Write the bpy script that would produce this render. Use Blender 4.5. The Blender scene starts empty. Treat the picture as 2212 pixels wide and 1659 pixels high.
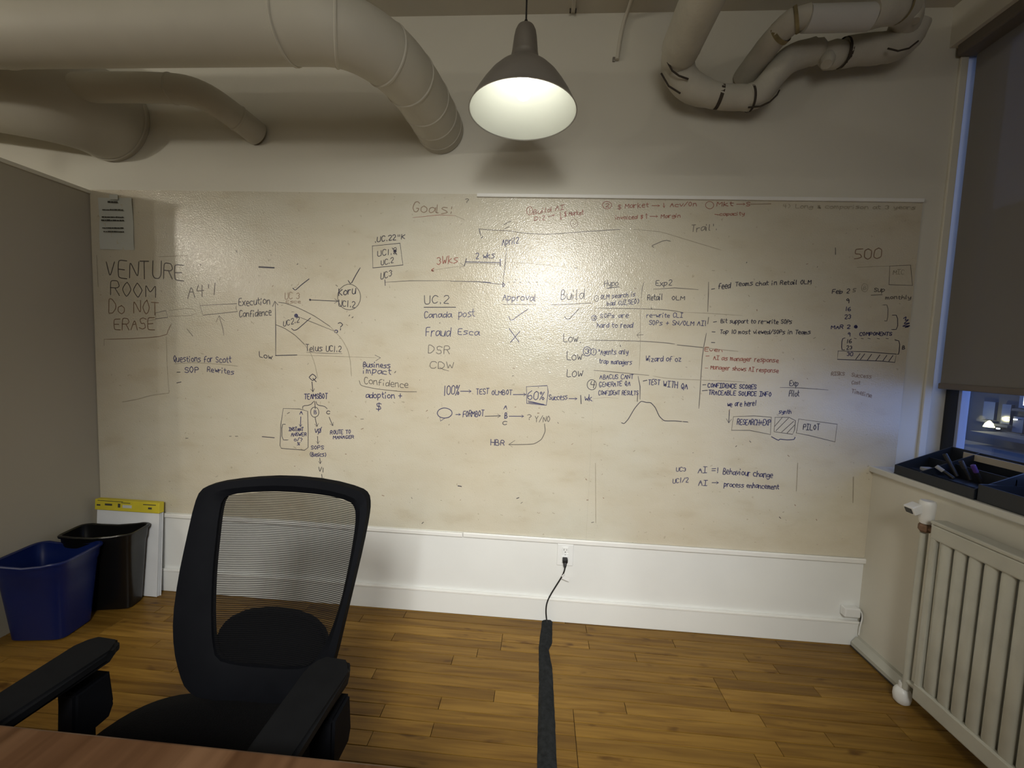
import bpy, bmesh, math, random
from mathutils import Vector, Matrix
random.seed(7)
scn = bpy.context.scene
COL = scn.collection
# ------------------------------------------------------------ camera, world, lights, exposure
cd = bpy.data.cameras.new('camera'); cam = bpy.data.objects.new('camera', cd); COL.objects.link(cam)
R_ = Vector((0.99695174, 0.06857562, 0.03721032)); F_ = Vector((-0.06577532, 0.99524238, -0.07187638)); U_ = R_.cross(F_)
cam.matrix_world = Matrix(((R_.x, U_.x, -F_.x, 2.30276), (R_.y, U_.y, -F_.y, -2.0), (R_.z, U_.z, -F_.z, 1.31906), (0, 0, 0, 1)))
cd.sensor_width = 36.0; cd.lens = 36.0 * 893.93 / 2212; cd.clip_start = 0.02
scn.camera = cam
scn.view_settings.view_transform = 'Standard'; scn.view_settings.look = 'None'
scn.view_settings.gamma = 1.0; scn.view_settings.use_curve_mapping = False
scn.view_settings.exposure = 0.0
W = bpy.data.worlds.new('dusk'); scn.world = W; W.use_nodes = True
bg = W.node_tree.nodes['Background']; bg.inputs[0].default_value = (0.115, 0.19, 0.46, 1); bg.inputs[1].default_value = 4.8
BULB = 11.5          # radiance of the visible pendant's bulb
GLOBE = 4.0         # radiance of the bare globes behind the camera
GLOBE_SIDE = 720.0
def add_light(name, kind, loc, energy, color, size, rot=None, **kw):
    d = bpy.data.lights.new(name, kind); d.energy = energy; d.color = color
    if kind == 'AREA': d.size = size
    else: d.shadow_soft_size = size
    for k, v in kw.items(): setattr(d, k, v)
    o = bpy.data.objects.new(name, d); COL.objects.link(o); o.location = loc
    if rot: o.rotation_euler = rot
    return o
add_light('ceiling_fill_light', 'AREA', (2.0, -2.9, 2.80), 5.0, (1.0, 0.93, 0.82), 1.6)  # added unseen fill from above, not a real ceiling panel
kspot = add_light('rear_key_spot', 'SPOT', (2.39, -3.08, 2.28), 395.0, (1.0, 0.985, 0.93), 0.26, spot_size=math.radians(70), spot_blend=1.0)  # added spot where glare and chair shadow place a lamp; cone shaped for falloff
kspot.rotation_euler = (Vector((2.0, 0, 0.26)) - Vector((2.39, -3.08, 2.28))).to_track_quat('-Z', 'Y').to_euler()
ar = add_light('rear_fill_light', 'AREA', (2.3, -3.9, 2.35), 9.0, (1.0, 0.96, 0.87), 1.5, spread=math.radians(95))  # added soft fill for the upper wall, no fixture behind it
ar.rotation_euler = (Vector((1.95, 0, 1.35)) - Vector((2.3, -3.9, 2.35))).to_track_quat('-Z', 'Y').to_euler()
sp = add_light('spot_light', 'SPOT', (2.12, -2.6, 1.62), 30.0, (0.93, 0.98, 1.0), 0.03, spot_size=math.radians(25), spot_blend=0.55)
sp.rotation_euler = (Vector((2.22, 0, 0.27)) - Vector((2.12, -2.6, 1.62))).to_track_quat('-Z', 'Y').to_euler()

# ------------------------------------------------------------ materials
def nt(name):
    m = bpy.data.materials.new(name); m.use_nodes = True
    n = m.node_tree.nodes; l = m.node_tree.links
    return m, n, l, n['Principled BSDF']
def mat(name, col, rough=0.6, metal=0.0, var=0.06, scale=6.0, bump=0.0, bscale=60.0, spec=0.5, emit=None, es=0.0):
    """base colour broken up by a soft noise, optional fine relief"""
    m, n, l, b = nt(name)
    b.inputs['Roughness'].default_value = rough; b.inputs['Metallic'].default_value = metal
    b.inputs['Specular IOR Level'].default_value = spec
    tc = n.new('ShaderNodeTexCoord'); nz = n.new('ShaderNodeTexNoise'); nz.inputs['Scale'].default_value = scale; nz.inputs['Detail'].default_value = 4
    l.new(tc.outputs['Object'], nz.inputs['Vector'])
    r = n.new('ShaderNodeValToRGB'); r.color_ramp.elements[0].position = 0.3; r.color_ramp.elements[1].position = 0.7
    r.color_ramp.elements[0].color = [c * (1 - var) for c in col] + [1]; r.color_ramp.elements[1].color = [min(1, c * (1 + var)) for c in col] + [1]
    l.new(nz.outputs['Fac'], r.inputs[0]); l.new(r.outputs[0], b.inputs['Base Color'])
    if bump:
        n2 = n.new('ShaderNodeTexNoise'); n2.inputs['Scale'].default_value = bscale; n2.inputs['Detail'].default_value = 3
        l.new(tc.outputs['Object'], n2.inputs['Vector'])
        bp = n.new('ShaderNodeBump'); bp.inputs['Strength'].default_value = bump; bp.inputs['Distance'].default_value = 0.004
        l.new(n2.outputs['Fac'], bp.inputs['Height']); l.new(bp.outputs[0], b.inputs['Normal'])
    if emit:
        b.inputs['Emission Color'].default_value = (*emit, 1); b.inputs['Emission Strength'].default_value = es
    return m
M = {}
M['wall'] = mat('painted_plaster', (0.66, 0.64, 0.56), 0.75, var=0.03, scale=2.0, bump=0.15, bscale=35)
M['ceil'] = mat('painted_ceiling', (0.58, 0.55, 0.47), 0.85, var=0.04, scale=2.5, bump=0.2, bscale=20)
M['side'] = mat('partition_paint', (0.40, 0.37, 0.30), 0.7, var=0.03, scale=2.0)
M['trim'] = mat('white_gloss_paint', (0.80, 0.80, 0.77), 0.35, var=0.03, scale=8.0)
M['panel'] = mat('white_wall_paint', (0.76, 0.77, 0.75), 0.5, var=0.03, scale=3.0, bump=0.1, bscale=30)
M['duct'] = mat('painted_duct', (0.50, 0.48, 0.41), 0.6, var=0.05, scale=4.0)
M['pipe'] = mat('painted_pipe_lagging', (0.52, 0.50, 0.43), 0.8, var=0.10, scale=9.0, bump=0.5, bscale=25)
M['wrap'] = mat('paper_sleeve', (0.56, 0.56, 0.54), 0.7, var=0.04, scale=5)
M['lagging_edge'] = mat('yellowed_lagging', (0.27, 0.22, 0.11), 0.9, var=0.3, scale=20)
M['crack'] = mat('dark_crack', (0.05, 0.04, 0.03), 0.9)
M['radiator'] = mat('cream_radiator_paint', (0.47, 0.47, 0.41), 0.38, var=0.06, scale=12)
M['rust'] = mat('rusty_brass', (0.20, 0.12, 0.075), 0.7, metal=0.4, var=0.3, scale=40)
M['plastic'] = mat('white_plastic', (0.78, 0.79, 0.78), 0.35, var=0.02)
M['sensor'] = mat('dark_grey_plastic', (0.03, 0.03, 0.032), 0.4)
M['metal'] = mat('brushed_nickel', (0.30, 0.285, 0.265), 0.42, metal=0.75, var=0.05, scale=14)
M['enamel'] = mat('white_enamel', (0.74, 0.77, 0.72), 0.55, var=0.02)
M['bulb'] = mat('lit_frosted_bulb', (1, 1, 0.95), 0.5, emit=(1.0, 0.96, 0.84), es=BULB)
M['globe'] = mat('lit_globe', (1, 1, 0.95), 0.5, emit=(1.0, 0.95, 0.85), es=GLOBE)
M['globe2'] = mat('lit_side_globe', (1, 1, 0.95), 0.5, emit=(1.0, 0.93, 0.80), es=GLOBE_SIDE)
M['black'] = mat('black_rubber', (0.008, 0.008, 0.009), 0.5)
M['chair'] = mat('black_nylon', (0.0035, 0.0038, 0.005), 0.6, var=0.1, scale=20, bump=0.03, bscale=150, spec=0.04)
M['cushion'] = mat('black_fabric', (0.0015, 0.0015, 0.0018), 0.95, var=0.2, scale=80, bump=0.4, bscale=300, spec=0.1)
M['armpad'] = mat('black_soft_plastic', (0.005, 0.0053, 0.006), 0.6, var=0.1, scale=30, spec=0.07)
M['chrome'] = mat('chromed_steel', (0.6, 0.6, 0.6), 0.2, metal=1.0)
M['bluebin'] = mat('blue_plastic', (0.002, 0.010, 0.082), 0.35, var=0.12, scale=5)
M['blackbin'] = mat('black_plastic', (0.004, 0.004, 0.004), 0.3, var=0.1, scale=5)
M['paper'] = mat('paper', (0.74, 0.76, 0.78), 0.85, var=0.04, scale=7)
M['yellow'] = mat('yellow_card', (0.62, 0.52, 0.035), 0.6, var=0.08, scale=15)
M['print'] = mat('dark_print', (0.05, 0.05, 0.04), 0.8)
M['sheet'] = mat('printed_sheet_paper', (0.56, 0.58, 0.54), 0.7, var=0.02)
M['blind'] = None
M['frame'] = mat('black_window_frame', (0.008, 0.009, 0.012), 0.35)
M['mullion'] = mat('grey_window_bead', (0.30, 0.33, 0.42), 0.4)
M['sill'] = mat('sill_paint', (0.62, 0.62, 0.58), 0.4, var=0.04)
M['navy'] = mat('navy_plastic', (0.010, 0.014, 0.022), 0.45)
M['ruler'] = mat('beige_plastic', (0.42, 0.38, 0.31), 0.5)
M['purple'] = mat('purple_plastic', (0.10, 0.05, 0.25), 0.4)
M['rubbergrey'] = mat('grey_felt', (0.35, 0.36, 0.38), 0.8)
M['sleeve'] = mat('black_nylon_sleeve', (0.017, 0.019, 0.020), 0.9, var=0.35, scale=60, bump=0.6, bscale=220, spec=0.15)
M['facade'] = mat('far_facade', (0.010, 0.012, 0.017), 0.9, var=0.15, scale=0.5)
M['snow'] = mat('pale_roof', (0.017, 0.020, 0.028), 0.9, var=0.1, scale=0.5)
M['farwin'] = mat('dark_far_glass', (0.02, 0.025, 0.04), 0.2)
M['lamp_far'] = mat('lit_far_lamp', (1, 1, 0.7), 0.5, emit=(1.0, 0.95, 0.5), es=3.0)
M['lamp_far2'] = mat('lit_far_tube', (1, 1, 1), 0.5, emit=(0.9, 0.95, 1.0), es=1.6)
# roller blind: open-weave screen
m, n, l, b = nt('screen_fabric'); M['blind'] = m
b.inputs['Base Color'].default_value = (0.30, 0.285, 0.265, 1); b.inputs['Roughness'].default_value = 0.8
tr = n.new('ShaderNodeBsdfTransparent'); mx = n.new('ShaderNodeMixShader'); mx.inputs[0].default_value = 0.93
tl = n.new('ShaderNodeBsdfTranslucent'); tl.inputs[0].default_value = (0.05, 0.05, 0.055, 1); ad = n.new('ShaderNodeMixShader'); ad.inputs[0].default_value = 0.25
l.new(b.outputs[0], ad.inputs[1]); l.new(tl.outputs[0], ad.inputs[2]); l.new(tr.outputs[0], mx.inputs[1]); l.new(ad.outputs[0], mx.inputs[2])
l.new(mx.outputs[0], n['Material Output'].inputs[0])
# window glass
m, n, l, b = nt('window_glass'); M['glass'] = m
tr = n.new('ShaderNodeBsdfTransparent'); gl = n.new('ShaderNodeBsdfGlossy'); gl.inputs['Roughness'].default_value = 0.02
mx = n.new('ShaderNodeMixShader'); mx.inputs[0].default_value = 0.07
l.new(tr.outputs[0], mx.inputs[1]); l.new(gl.outputs[0], mx.inputs[2]); l.new(mx.outputs[0], n['Material Output'].inputs[0])
# whiteboard: yellowed glossy film with smudges, specks and an orange-peel relief
m, n, l, b = nt('yellowed_whiteboard_film'); M['board'] = m
tc = n.new('ShaderNodeTexCoord')
def noise(sc, det=4, vec=None):
    z = n.new('ShaderNodeTexNoise'); z.inputs['Scale'].default_value = sc; z.inputs['Detail'].default_value = det; l.new((vec or tc).outputs[0 if vec else 'Object'], z.inputs['Vector']); return z
def ramp(src, stops):
    r = n.new('ShaderNodeValToRGB'); e = r.color_ramp.elements
    e[0].position, e[0].color = stops[0][0], (*stops[0][1], 1); e[1].position, e[1].color = stops[-1][0], (*stops[-1][1], 1)
    for p, c in stops[1:-1]: k = e.new(p); k.color = (*c, 1)
    l.new(src, r.inputs[0]); return r
def mul(a, bb, f=1.0):
    k = n.new('ShaderNodeMix'); k.data_type = 'RGBA'; k.blend_type = 'MULTIPLY'; k.inputs[0].default_value = f
    l.new(a, k.inputs[6]); l.new(bb, k.inputs[7]); return k.outputs[2]
big = ramp(noise(1.3, 5).outputs['Fac'], [(0.3, (0.60, 0.54, 0.42)), (0.5, (0.605, 0.56, 0.45)), (0.72, (0.60, 0.58, 0.49))])
mp = n.new('ShaderNodeMapping'); mp.inputs['Scale'].default_value = (1.0, 1.0, 2.2); l.new(tc.outputs['Object'], mp.inputs[0])
sm = ramp(noise(5.0, 8, mp).outputs['Fac'], [(0.40, (1, 1, 1)), (0.58, (0.94, 0.925, 0.89)), (0.70, (0.82, 0.77, 0.69))])
spk = ramp(noise(55.0, 2).outputs['Fac'], [(0.70, (1, 1, 1)), (0.76, (0.6, 0.55, 0.48))])
l.new(mul(mul(big.outputs[0], sm.outputs[0], 0.55), spk.outputs[0], 0.5), b.inputs['Base Color'])
b.inputs['Roughness'].default_value = 0.15; b.inputs['Specular IOR Level'].default_value = 0.55
op = noise(175.0, 2); bp = n.new('ShaderNodeBump'); bp.inputs['Strength'].default_value = 0.62; bp.inputs['Distance'].default_value = 0.0018
l.new(op.outputs['Fac'], bp.inputs['Height']); l.new(bp.outputs[0], b.inputs['Normal'])
# wooden planks, tone per plank
def wood(name, tones, rough, axis='X', gs=1.0, knots=0.9, rnd=True):
    m, n, l, b = nt(name)
    tc = n.new('ShaderNodeTexCoord'); oi = n.new('ShaderNodeObjectInfo')
    add = n.new('ShaderNodeVectorMath'); add.operation = 'ADD'; cmb = n.new('ShaderNodeCombineXYZ')
    mu = n.new('ShaderNodeMath'); mu.operation = 'MULTIPLY'; mu.inputs[1].default_value = 37.0
    l.new(oi.outputs['Random'], mu.inputs[0])
    for k in range(3): l.new(mu.outputs[0], cmb.inputs[k])
    l.new(tc.outputs['Object'], add.inputs[0]); l.new(cmb.outputs[0], add.inputs[1])
    mp = n.new('ShaderNodeMapping'); mp.inputs['Scale'].default_value = (1.6 * gs, 26 * gs, 26 * gs) if axis == 'X' else (26 * gs, 1.6 * gs, 26 * gs)
    l.new(add.outputs[0], mp.inputs[0])
    g = n.new('ShaderNodeTexNoise'); g.inputs['Scale'].default_value = 2.0; g.inputs['Detail'].default_value = 6; g.inputs['Distortion'].default_value = 0.6
    l.new(mp.outputs[0], g.inputs['Vector'])
    r1 = n.new('ShaderNodeValToRGB'); r1.color_ramp.interpolation = 'LINEAR'
    e = r1.color_ramp.elements; e[0].position = 0; e[0].color = (*tones[0], 1); e[1].position = 1; e[1].color = (*tones[-1], 1)
    for i, t in enumerate(tones[1:-1]): k = e.new((i + 1) / (len(tones) - 1)); k.color = (*t, 1)
    if rnd: l.new(oi.outputs['Random'], r1.inputs[0])
    else:
        z = n.new('ShaderNodeTexNoise'); z.inputs['Scale'].default_value = 1.5; z.inputs['Detail'].default_value = 2
        mq = n.new('ShaderNodeMapping'); mq.inputs['Scale'].default_value = (1, 7, 1) if axis == 'X' else (7, 1, 1)
        l.new(tc.outputs['Object'], mq.inputs[0]); l.new(mq.outputs[0], z.inputs['Vector']); l.new(z.outputs['Fac'], r1.inputs[0])
    r2 = n.new('ShaderNodeValToRGB'); e = r2.color_ramp.elements
    e[0].position = 0.32; e[0].color = (0.50, 0.42, 0.32, 1); e[1].position = 0.62; e[1].color = (1.05, 1.05, 1.05, 1)
    l.new(g.outputs['Fac'], r2.inputs[0])
    k1 = n.new('ShaderNodeMix'); k1.data_type = 'RGBA'; k1.blend_type = 'MULTIPLY'; k1.inputs[0].default_value = 0.75
    l.new(r1.outputs[0], k1.inputs[6]); l.new(r2.outputs[0], k1.inputs[7])
    kz = n.new('ShaderNodeTexNoise'); kz.inputs['Scale'].default_value = 7.0 * gs; kz.inputs['Detail'].default_value = 2
    mk = n.new('ShaderNodeMapping'); mk.inputs['Scale'].default_value = (1.0, 2.6, 1.0) if axis == 'X' else (2.6, 1, 1)
    l.new(add.outputs[0], mk.inputs[0]); l.new(mk.outputs[0], kz.inputs['Vector'])
    r3 = n.new('ShaderNodeValToRGB'); e = r3.color_ramp.elements
    e[0].position = 0.64; e[0].color = (1, 1, 1, 1); e[1].position = 0.74; e[1].color = (0.35, 0.27, 0.2, 1); l.new(kz.outputs['Fac'], r3.inputs[0])
    k2 = n.new('ShaderNodeMix'); k2.data_type = 'RGBA'; k2.blend_type = 'MULTIPLY'; k2.inputs[0].default_value = knots
    l.new(k1.outputs[2], k2.inputs[6]); l.new(r3.outputs[0], k2.inputs[7]); l.new(k2.outputs[2], b.inputs['Base Color'])
    b.inputs['Roughness'].default_value = rough; b.inputs['Specular IOR Level'].default_value = 0.25
    return m
M['plank'] = wood('honey_maple_plank', [(0.165, 0.088, 0.015), (0.24, 0.132, 0.023), (0.20, 0.110, 0.020), (0.31, 0.176, 0.034)], 0.38)
M['subfloor'] = mat('dark_subfloor', (0.07, 0.038, 0.015), 0.9)
M['table'] = wood('walnut_veneer', [(0.040, 0.018, 0.008), (0.065, 0.032, 0.015), (0.11, 0.062, 0.033)], 0.35, axis='Y', gs=0.6, knots=0.9, rnd=False)
# chair mesh: horizontal threads with gaps
m, n, l, b = nt('open_weave_mesh'); M['mesh'] = m
b.inputs['Base Color'].default_value = (0.005, 0.005, 0.0055, 1); b.inputs['Roughness'].default_value = 0.8; b.inputs['Specular IOR Level'].default_value = 0.03
tc = n.new('ShaderNodeTexCoord'); sp_ = n.new('ShaderNodeSeparateXYZ'); l.new(tc.outputs['Object'], sp_.inputs[0])
m1 = n.new('ShaderNodeMath'); m1.operation = 'MULTIPLY'; m1.inputs[1].default_value = 2 * math.pi / 0.0042; l.new(sp_.outputs[2], m1.inputs[0])
m2 = n.new('ShaderNodeMath'); m2.operation = 'SINE'; l.new(m1.outputs[0], m2.inputs[0])
m3 = n.new('ShaderNodeMath'); m3.operation = 'GREATER_THAN'; m3.inputs[1].default_value = 0.05; l.new(m2.outputs[0], m3.inputs[0])
m4 = n.new('ShaderNodeMath'); m4.operation = 'MULTIPLY_ADD'; m4.inputs[1].default_value = 0.62; m4.inputs[2].default_value = 0.30; l.new(m3.outputs[0], m4.inputs[0])
tr = n.new('ShaderNodeBsdfTransparent'); mx = n.new('ShaderNodeMixShader')
l.new(m4.outputs[0], mx.inputs[0]); l.new(tr.outputs[0], mx.inputs[1]); l.new(b.outputs[0], mx.inputs[2]); l.new(mx.outputs[0], n['Material Output'].inputs[0])
# marker inks
INK = {'K': (0.035, 0.032, 0.055), 'B': (0.032, 0.032, 0.115), 'R': (0.30, 0.10, 0.07), 'F': (0.27, 0.19, 0.13), 'G': (0.36, 0.32, 0.24), 'N': (0.12, 0.105, 0.095)}
for k, c in INK.items(): M['ink' + k] = mat('marker_ink_' + {'K': 'black', 'B': 'blue', 'R': 'red', 'F': 'faded_brown', 'G': 'ghost_grey', 'N': 'dry_grey'}[k], c, 0.4, var=0.15, scale=40)

# ------------------------------------------------------------ mesh helpers
def obj(name, bm, m, parent=None, smooth=False, mats=None):
    me = bpy.data.meshes.new(name)
    bmesh.ops.recalc_face_normals(bm, faces=bm.faces[:]) if not mats else None
    bm.to_mesh(me); bm.free()
    for k in (mats or [m]): me.materials.append(k)
    if smooth:
        for p in me.polygons: p.use_smooth = True
        try: me.set_sharp_from_angle(angle=math.radians(38))
        except Exception: pass
    o = bpy.data.objects.new(name, me); COL.objects.link(o)
    if parent: o.parent = parent; o.matrix_parent_inverse = Matrix.Translation(parent.location).inverted() if not parent.parent else Matrix()
    return o
def setp(o, label=None, cat=None, group=None, kind=None):
    if label: o['label'] = label
    if cat: o['category'] = cat
    if group: o['group'] = group
    if kind: o['kind'] = kind
    return o
def thing(name, label, cat, loc=(0, 0, 0), group=None):
    o = bpy.data.objects.new(name, None); COL.objects.link(o); o.location = loc; o.empty_display_size = 0.05
    return setp(o, label, cat, group)
def sub(name, bm, m, parent, smooth=False):          # sub-part: parent is a mesh part at the world origin
    me = bpy.data.meshes.new(name); bmesh.ops.recalc_face_normals(bm, faces=bm.faces[:]); bm.to_mesh(me); bm.free(); me.materials.append(m)
    if smooth:
        for p in me.polygons: p.use_smooth = True
    o = bpy.data.objects.new(name, me); COL.objects.link(o); o.parent = parent
    return o
def box(bm, x0, x1, y0, y1, z0, z1, bev=0.0, mtx=None):
    t = bmesh.new(); r = bmesh.ops.create_cube(t, size=1.0)
    for v in t.verts: v.co = Vector(((x0 + x1) / 2 + v.co.x * (x1 - x0), (y0 + y1) / 2 + v.co.y * (y1 - y0), (z0 + z1) / 2 + v.co.z * (z1 - z0)))
    if bev: bmesh.ops.bevel(t, geom=t.edges[:], offset=bev, segments=2, affect='EDGES', profile=0.5)
    if mtx:
        for v in t.verts: v.co = mtx @ v.co
    merge(bm, t); return bm
def merge(bm, t):
    me = bpy.data.meshes.new('tmp'); t.to_mesh(me); t.free(); bm.from_mesh(me); bpy.data.meshes.remove(me)
def B(*a, **k): return box(bmesh.new(), *a, **k)
def smoothpath(pts, it=2):
    pts = [Vector(p) for p in pts]
    for _ in range(it):
        q = [pts[0]]
        for a, c in zip(pts, pts[1:]): q += [a * 0.75 + c * 0.25, a * 0.25 + c * 0.75]
        q.append(pts[-1]); pts = q
    return pts
def tube(bm, pts, rad, seg=12, caps=True):
    """rad: number or list per point"""
    pts = [Vector(p) for p in pts]; n = len(pts)
    if not isinstance(rad, (list, tuple)): rad = [rad] * n
    rings = []; prev = None
    for i, p in enumerate(pts):
        t = (pts[min(i + 1, n - 1)] - pts[max(i - 1, 0)]).normalized()
        if prev is None: u = t.orthogonal().normalized()
        else: u = (prev - t * prev.dot(t)).normalized()
        prev = u; w = t.cross(u)
        rings.append([bm.verts.new(p + (u * math.cos(a) + w * math.sin(a)) * rad[i]) for a in [2 * math.pi * k / seg for k in range(seg)]])
    for a, c in zip(rings, rings[1:]):
        for k in range(seg): bm.faces.new((a[k], a[(k + 1) % seg], c[(k + 1) % seg], c[k]))
    if caps: bm.faces.new(rings[0][::-1]); bm.faces.new(rings[-1])
    return bm
def lathe(bm, prof, c=(0, 0, 0), seg=48, axis='Z', close=False):
    c = Vector(c); rings = []
    for r, z in prof:
        ring = []
        for k in range(seg):
            a = 2 * math.pi * k / seg; v = (r * math.cos(a), r * math.sin(a), z)
            if axis == 'Y': v = (v[0], v[2], v[1])
            if axis == 'X': v = (v[2], v[0], v[1])
            ring.append(bm.verts.new(c + Vector(v)))
        rings.append(ring)
    for a, b2 in zip(rings, rings[1:]):
        for k in range(seg): bm.faces.new((a[k], a[(k + 1) % seg], b2[(k + 1) % seg], b2[k]))
    if close: bm.faces.new(rings[0][::-1]); bm.faces.new(rings[-1])
    return bm
def cyl(bm, a, b2, r, seg=20, r2=None): return tube(bm, [a, b2], [r, r if r2 is None else r2], seg)
def prism(bm, poly, f0, f1):
    """poly of 2-D points; f0, f1 map a point to 3-D on the two faces"""
    a = [bm.verts.new(f0(p)) for p in poly]; c = [bm.verts.new(f1(p)) for p in poly]; n = len(poly)
    bm.faces.new(a); bm.faces.new(c[::-1])
    for i in range(n): bm.faces.new((a[i], c[i], c[(i + 1) % n], a[(i + 1) % n]))
    return bm
def struct(name, bm, m, parent=None, smooth=False):
    o = obj(name, bm, m, parent, smooth)
    if not parent: o['kind'] = 'structure'
    return o
# ------------------------------------------------------------ the room shell
XW, ZC, ZB0, ZB1 = 3.862, 2.866, 0.418, 2.066
struct('wall_back', B(-2.6, 4.185, 0.0, 0.12, -0.02, ZC + .02), M['wall'])
struct('ceiling', B(-2.6, 4.32, -5.2, 0.12, ZC, ZC + .1), M['ceil'])
struct('wall_rear', B(-2.6, 4.32, -5.2, -5.08, -0.02, ZC), M['wall'])
struct('wall_far_left', B(-2.7, -2.6, -5.2, 0.12, -0.02, ZC), M['wall'])
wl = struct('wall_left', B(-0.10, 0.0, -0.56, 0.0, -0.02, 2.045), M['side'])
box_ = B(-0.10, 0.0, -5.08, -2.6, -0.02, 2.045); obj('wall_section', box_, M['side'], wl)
t1 = struct('trim_1', B(-0.112, 0.010, -0.57, 0.0, 2.045, 2.063, .003), M['wall'])
obj('rail_section', B(-0.112, 0.010, -5.08, -2.59, 2.045, 2.063, .003), M['wall'], t1)
struct('wall_right', B(XW, 4.20, -5.08, 0.0, -0.02, 0.838), M['wall'])
wr = struct('wall_right_header', B(4.0, 4.20, -5.08, 0.0, 2.70, ZC), M['wall'])
obj('wall_section', B(4.0, 4.20, -5.08, -1.9, 0.865, 2.70), M['wall'], wr)
sl = struct('trim_sill', B(XW - 0.018, 4.20, -1.9, 0.0, 0.838, 0.865, .005), M['sill'])
# floor: base, planks
fl = struct('floor', B(-2.6, 4.32, -5.2, 0.0, -0.06, -0.012), M['subfloor'])
pitch = 0.0553; nrow = 29; cache = {}
joints = {1: [2.46], 0: [0.9, 2.0, 3.1], 4: [2.02, 2.70], 5: [1.62, 3.2], 6: [1.97, 2.62]}
def plank(x0, x1, y0, y1, L):
    me = cache.get(L)
    if me is None:
        bm = B(-L / 2 + .0009, L / 2 - .0009, -pitch / 2 + .0010, pitch / 2 - .0010, -0.0115, 0.0, 0.0012)
        me = bpy.data.meshes.new('plank'); bm.to_mesh(me); bm.free(); me.materials.append(M['plank']); cache[L] = me
    o = bpy.data.objects.new('plank', me); COL.objects.link(o); o.parent = fl; return o
for r in range(nrow):
    y1 = -0.025 - pitch * (r - 1); y0 = y1 - pitch
    if r == 0: y1 = -0.0005; y0 = -0.025
    x = -0.02 - random.choice([0, .1, .2, .3, .4]); 
    while x < XW:
        L = random.choice([0.4, 0.5, 0.6, 0.7, 0.9, 1.1]); xe = x + L
        o = plank(x, xe, y0, y1, L)
        o.location = ((x + xe) / 2, (y0 + y1) / 2, random.uniform(-.0005, 0.0))
        if r == 0: o.scale = (1, (y1 - y0) / pitch, 1)
        x = xe
yrest = -0.025 - pitch * (nrow - 1)
o = obj('plank_field', B(-2.6, XW, -5.08, yrest - .001, -0.0119, 0.0), M['plank'], fl); o['kind'] = 'stuff'
o = obj('plank_field', B(-2.6, -0.45, yrest, -0.001, -0.0119, 0.0), M['plank'], fl); o['kind'] = 'stuff'
# white dado panel, baseboard and rails under the board
struct('wall_panel_low', B(0.0, 3.862, -0.004, 0.0, 0.0, ZB0), M['panel'])
bb = struct('baseboard_back', B(0.0, 3.86, -0.018, -0.004, 0.0, 0.108, .002), M['panel'])
obj('cap_moulding', B(0.0, 3.86, -0.022, -0.004, 0.108, 0.120, .003), M['trim'], bb)
t2 = struct('trim_2', B(0.36, 1.953, -0.016, -0.0045, 0.398, 0.420, .004), M['trim'])
obj('rail_section', B(1.955, 3.872, -0.017, -0.0045, 0.400, 0.424, .004), M['trim'], t2)
struct('trim_3', B(1.972, 3.955, -0.015, -0.0005, 2.051, 2.068, .003), M['trim'])
struct('trim_4', B(4.043, 4.075, -0.012, 0.0, 0.866, 2.66, .003), M['wall'])
# ------------------------------------------------------------ window, blind, outside
wn = struct('window_1', B(4.14, 4.18, -0.062, -0.002, 0.866, 2.70, .003), M['frame'])
obj('frame_bead', B(4.135, 4.17, -0.080, -0.066, 0.90, 2.70, .002), M['mullion'], wn)
obj('bottom_rail', B(4.14, 4.18, -1.9, -0.062, 0.866, 0.905, .003), M['frame'], wn)
obj('mullion', B(4.14, 4.18, -1.02, -0.97, 0.905, 2.70, .003), M['frame'], wn)
obj('right_stile', B(4.14, 4.18, -1.9, -1.86, 0.905, 2.70, .003), M['frame'], wn)
obj('glass_pane', B(4.156, 4.160, -1.86, -0.062, 0.905, 2.70), M['glass'], wn)
bl = thing('roller_blind', 'grey screen-fabric roller blind half lowered over the window', 'blind', (4.09, -0.9, 1.24))
obj('fabric', B(4.088, 4.0895, -1.86, -0.030, 1.262, 2.66), M['blind'], bl)
o = obj('bottom_bar', B(4.081, 4.096, -1.865, -0.026, 1.236, 1.262, .004), mat('blind_bar_fabric', (0.17, 0.15, 0.135), 0.8), bl)
bm = B(4.02, 4.135, -1.9, -0.012, 2.655, 2.760, .008); obj('cassette', bm, mat('dark_beige_cassette', (0.16, 0.14, 0.12), 0.6), bl)
# far building across the street
fb = thing('far_building', 'dim blue-grey building across the street seen below the blind', 'building', (13, 7, -3))
obj('facade', B(13.0, 14.0, 2.5, 14.0, -3.0, 5.2), M['facade'], fb)
for i, (y0, y1, z0, z1) in enumerate([(7.62, 7.88, 0.55, 0.95), (8.35, 8.6, 0.2, 0.62), (8.02, 8.2, 0.15, 0.6), (7.75, 7.95, .0, .35), (7.0, 7.3, 0.2, 0.55), (6.2, 6.5, .3, .8), (5.4, 5.7, .3, .8)]):
    w_ = obj('window', B(12.93, 13.0, y0, y1, z0, z1), M['farwin'], fb); obj('window_ledge', B(12.85, 13.0, y0 - .05, y1 + .05, z0 - .07, z0 - .02), M['snow'], w_)
obj('canopy', B(12.2, 13.0, 5.0, 8.1, -0.12, -0.04), M['snow'], fb)
rf = thing('low_roof', 'pale low roof in front of the far building', 'roof', (11, 7, -1.5))
obj('roof_slab', B(9.5, 12.6, 3.0, 13.0, -1.9, -0.33), M['snow'], rf)
obj('parapet', B(9.4, 9.5, 3.0, 11.0, -1.9, -0.26), M['facade'], rf)
fl_ = thing('wall_lamp', 'glowing yellow wall lamp on the far building', 'lamp', (12.9, 8.6, 0.1))
obj('lamp_housing', B(12.86, 12.98, 8.24, 8.44, -0.02, 0.03, .01), M['frame'], fl_)
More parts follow.
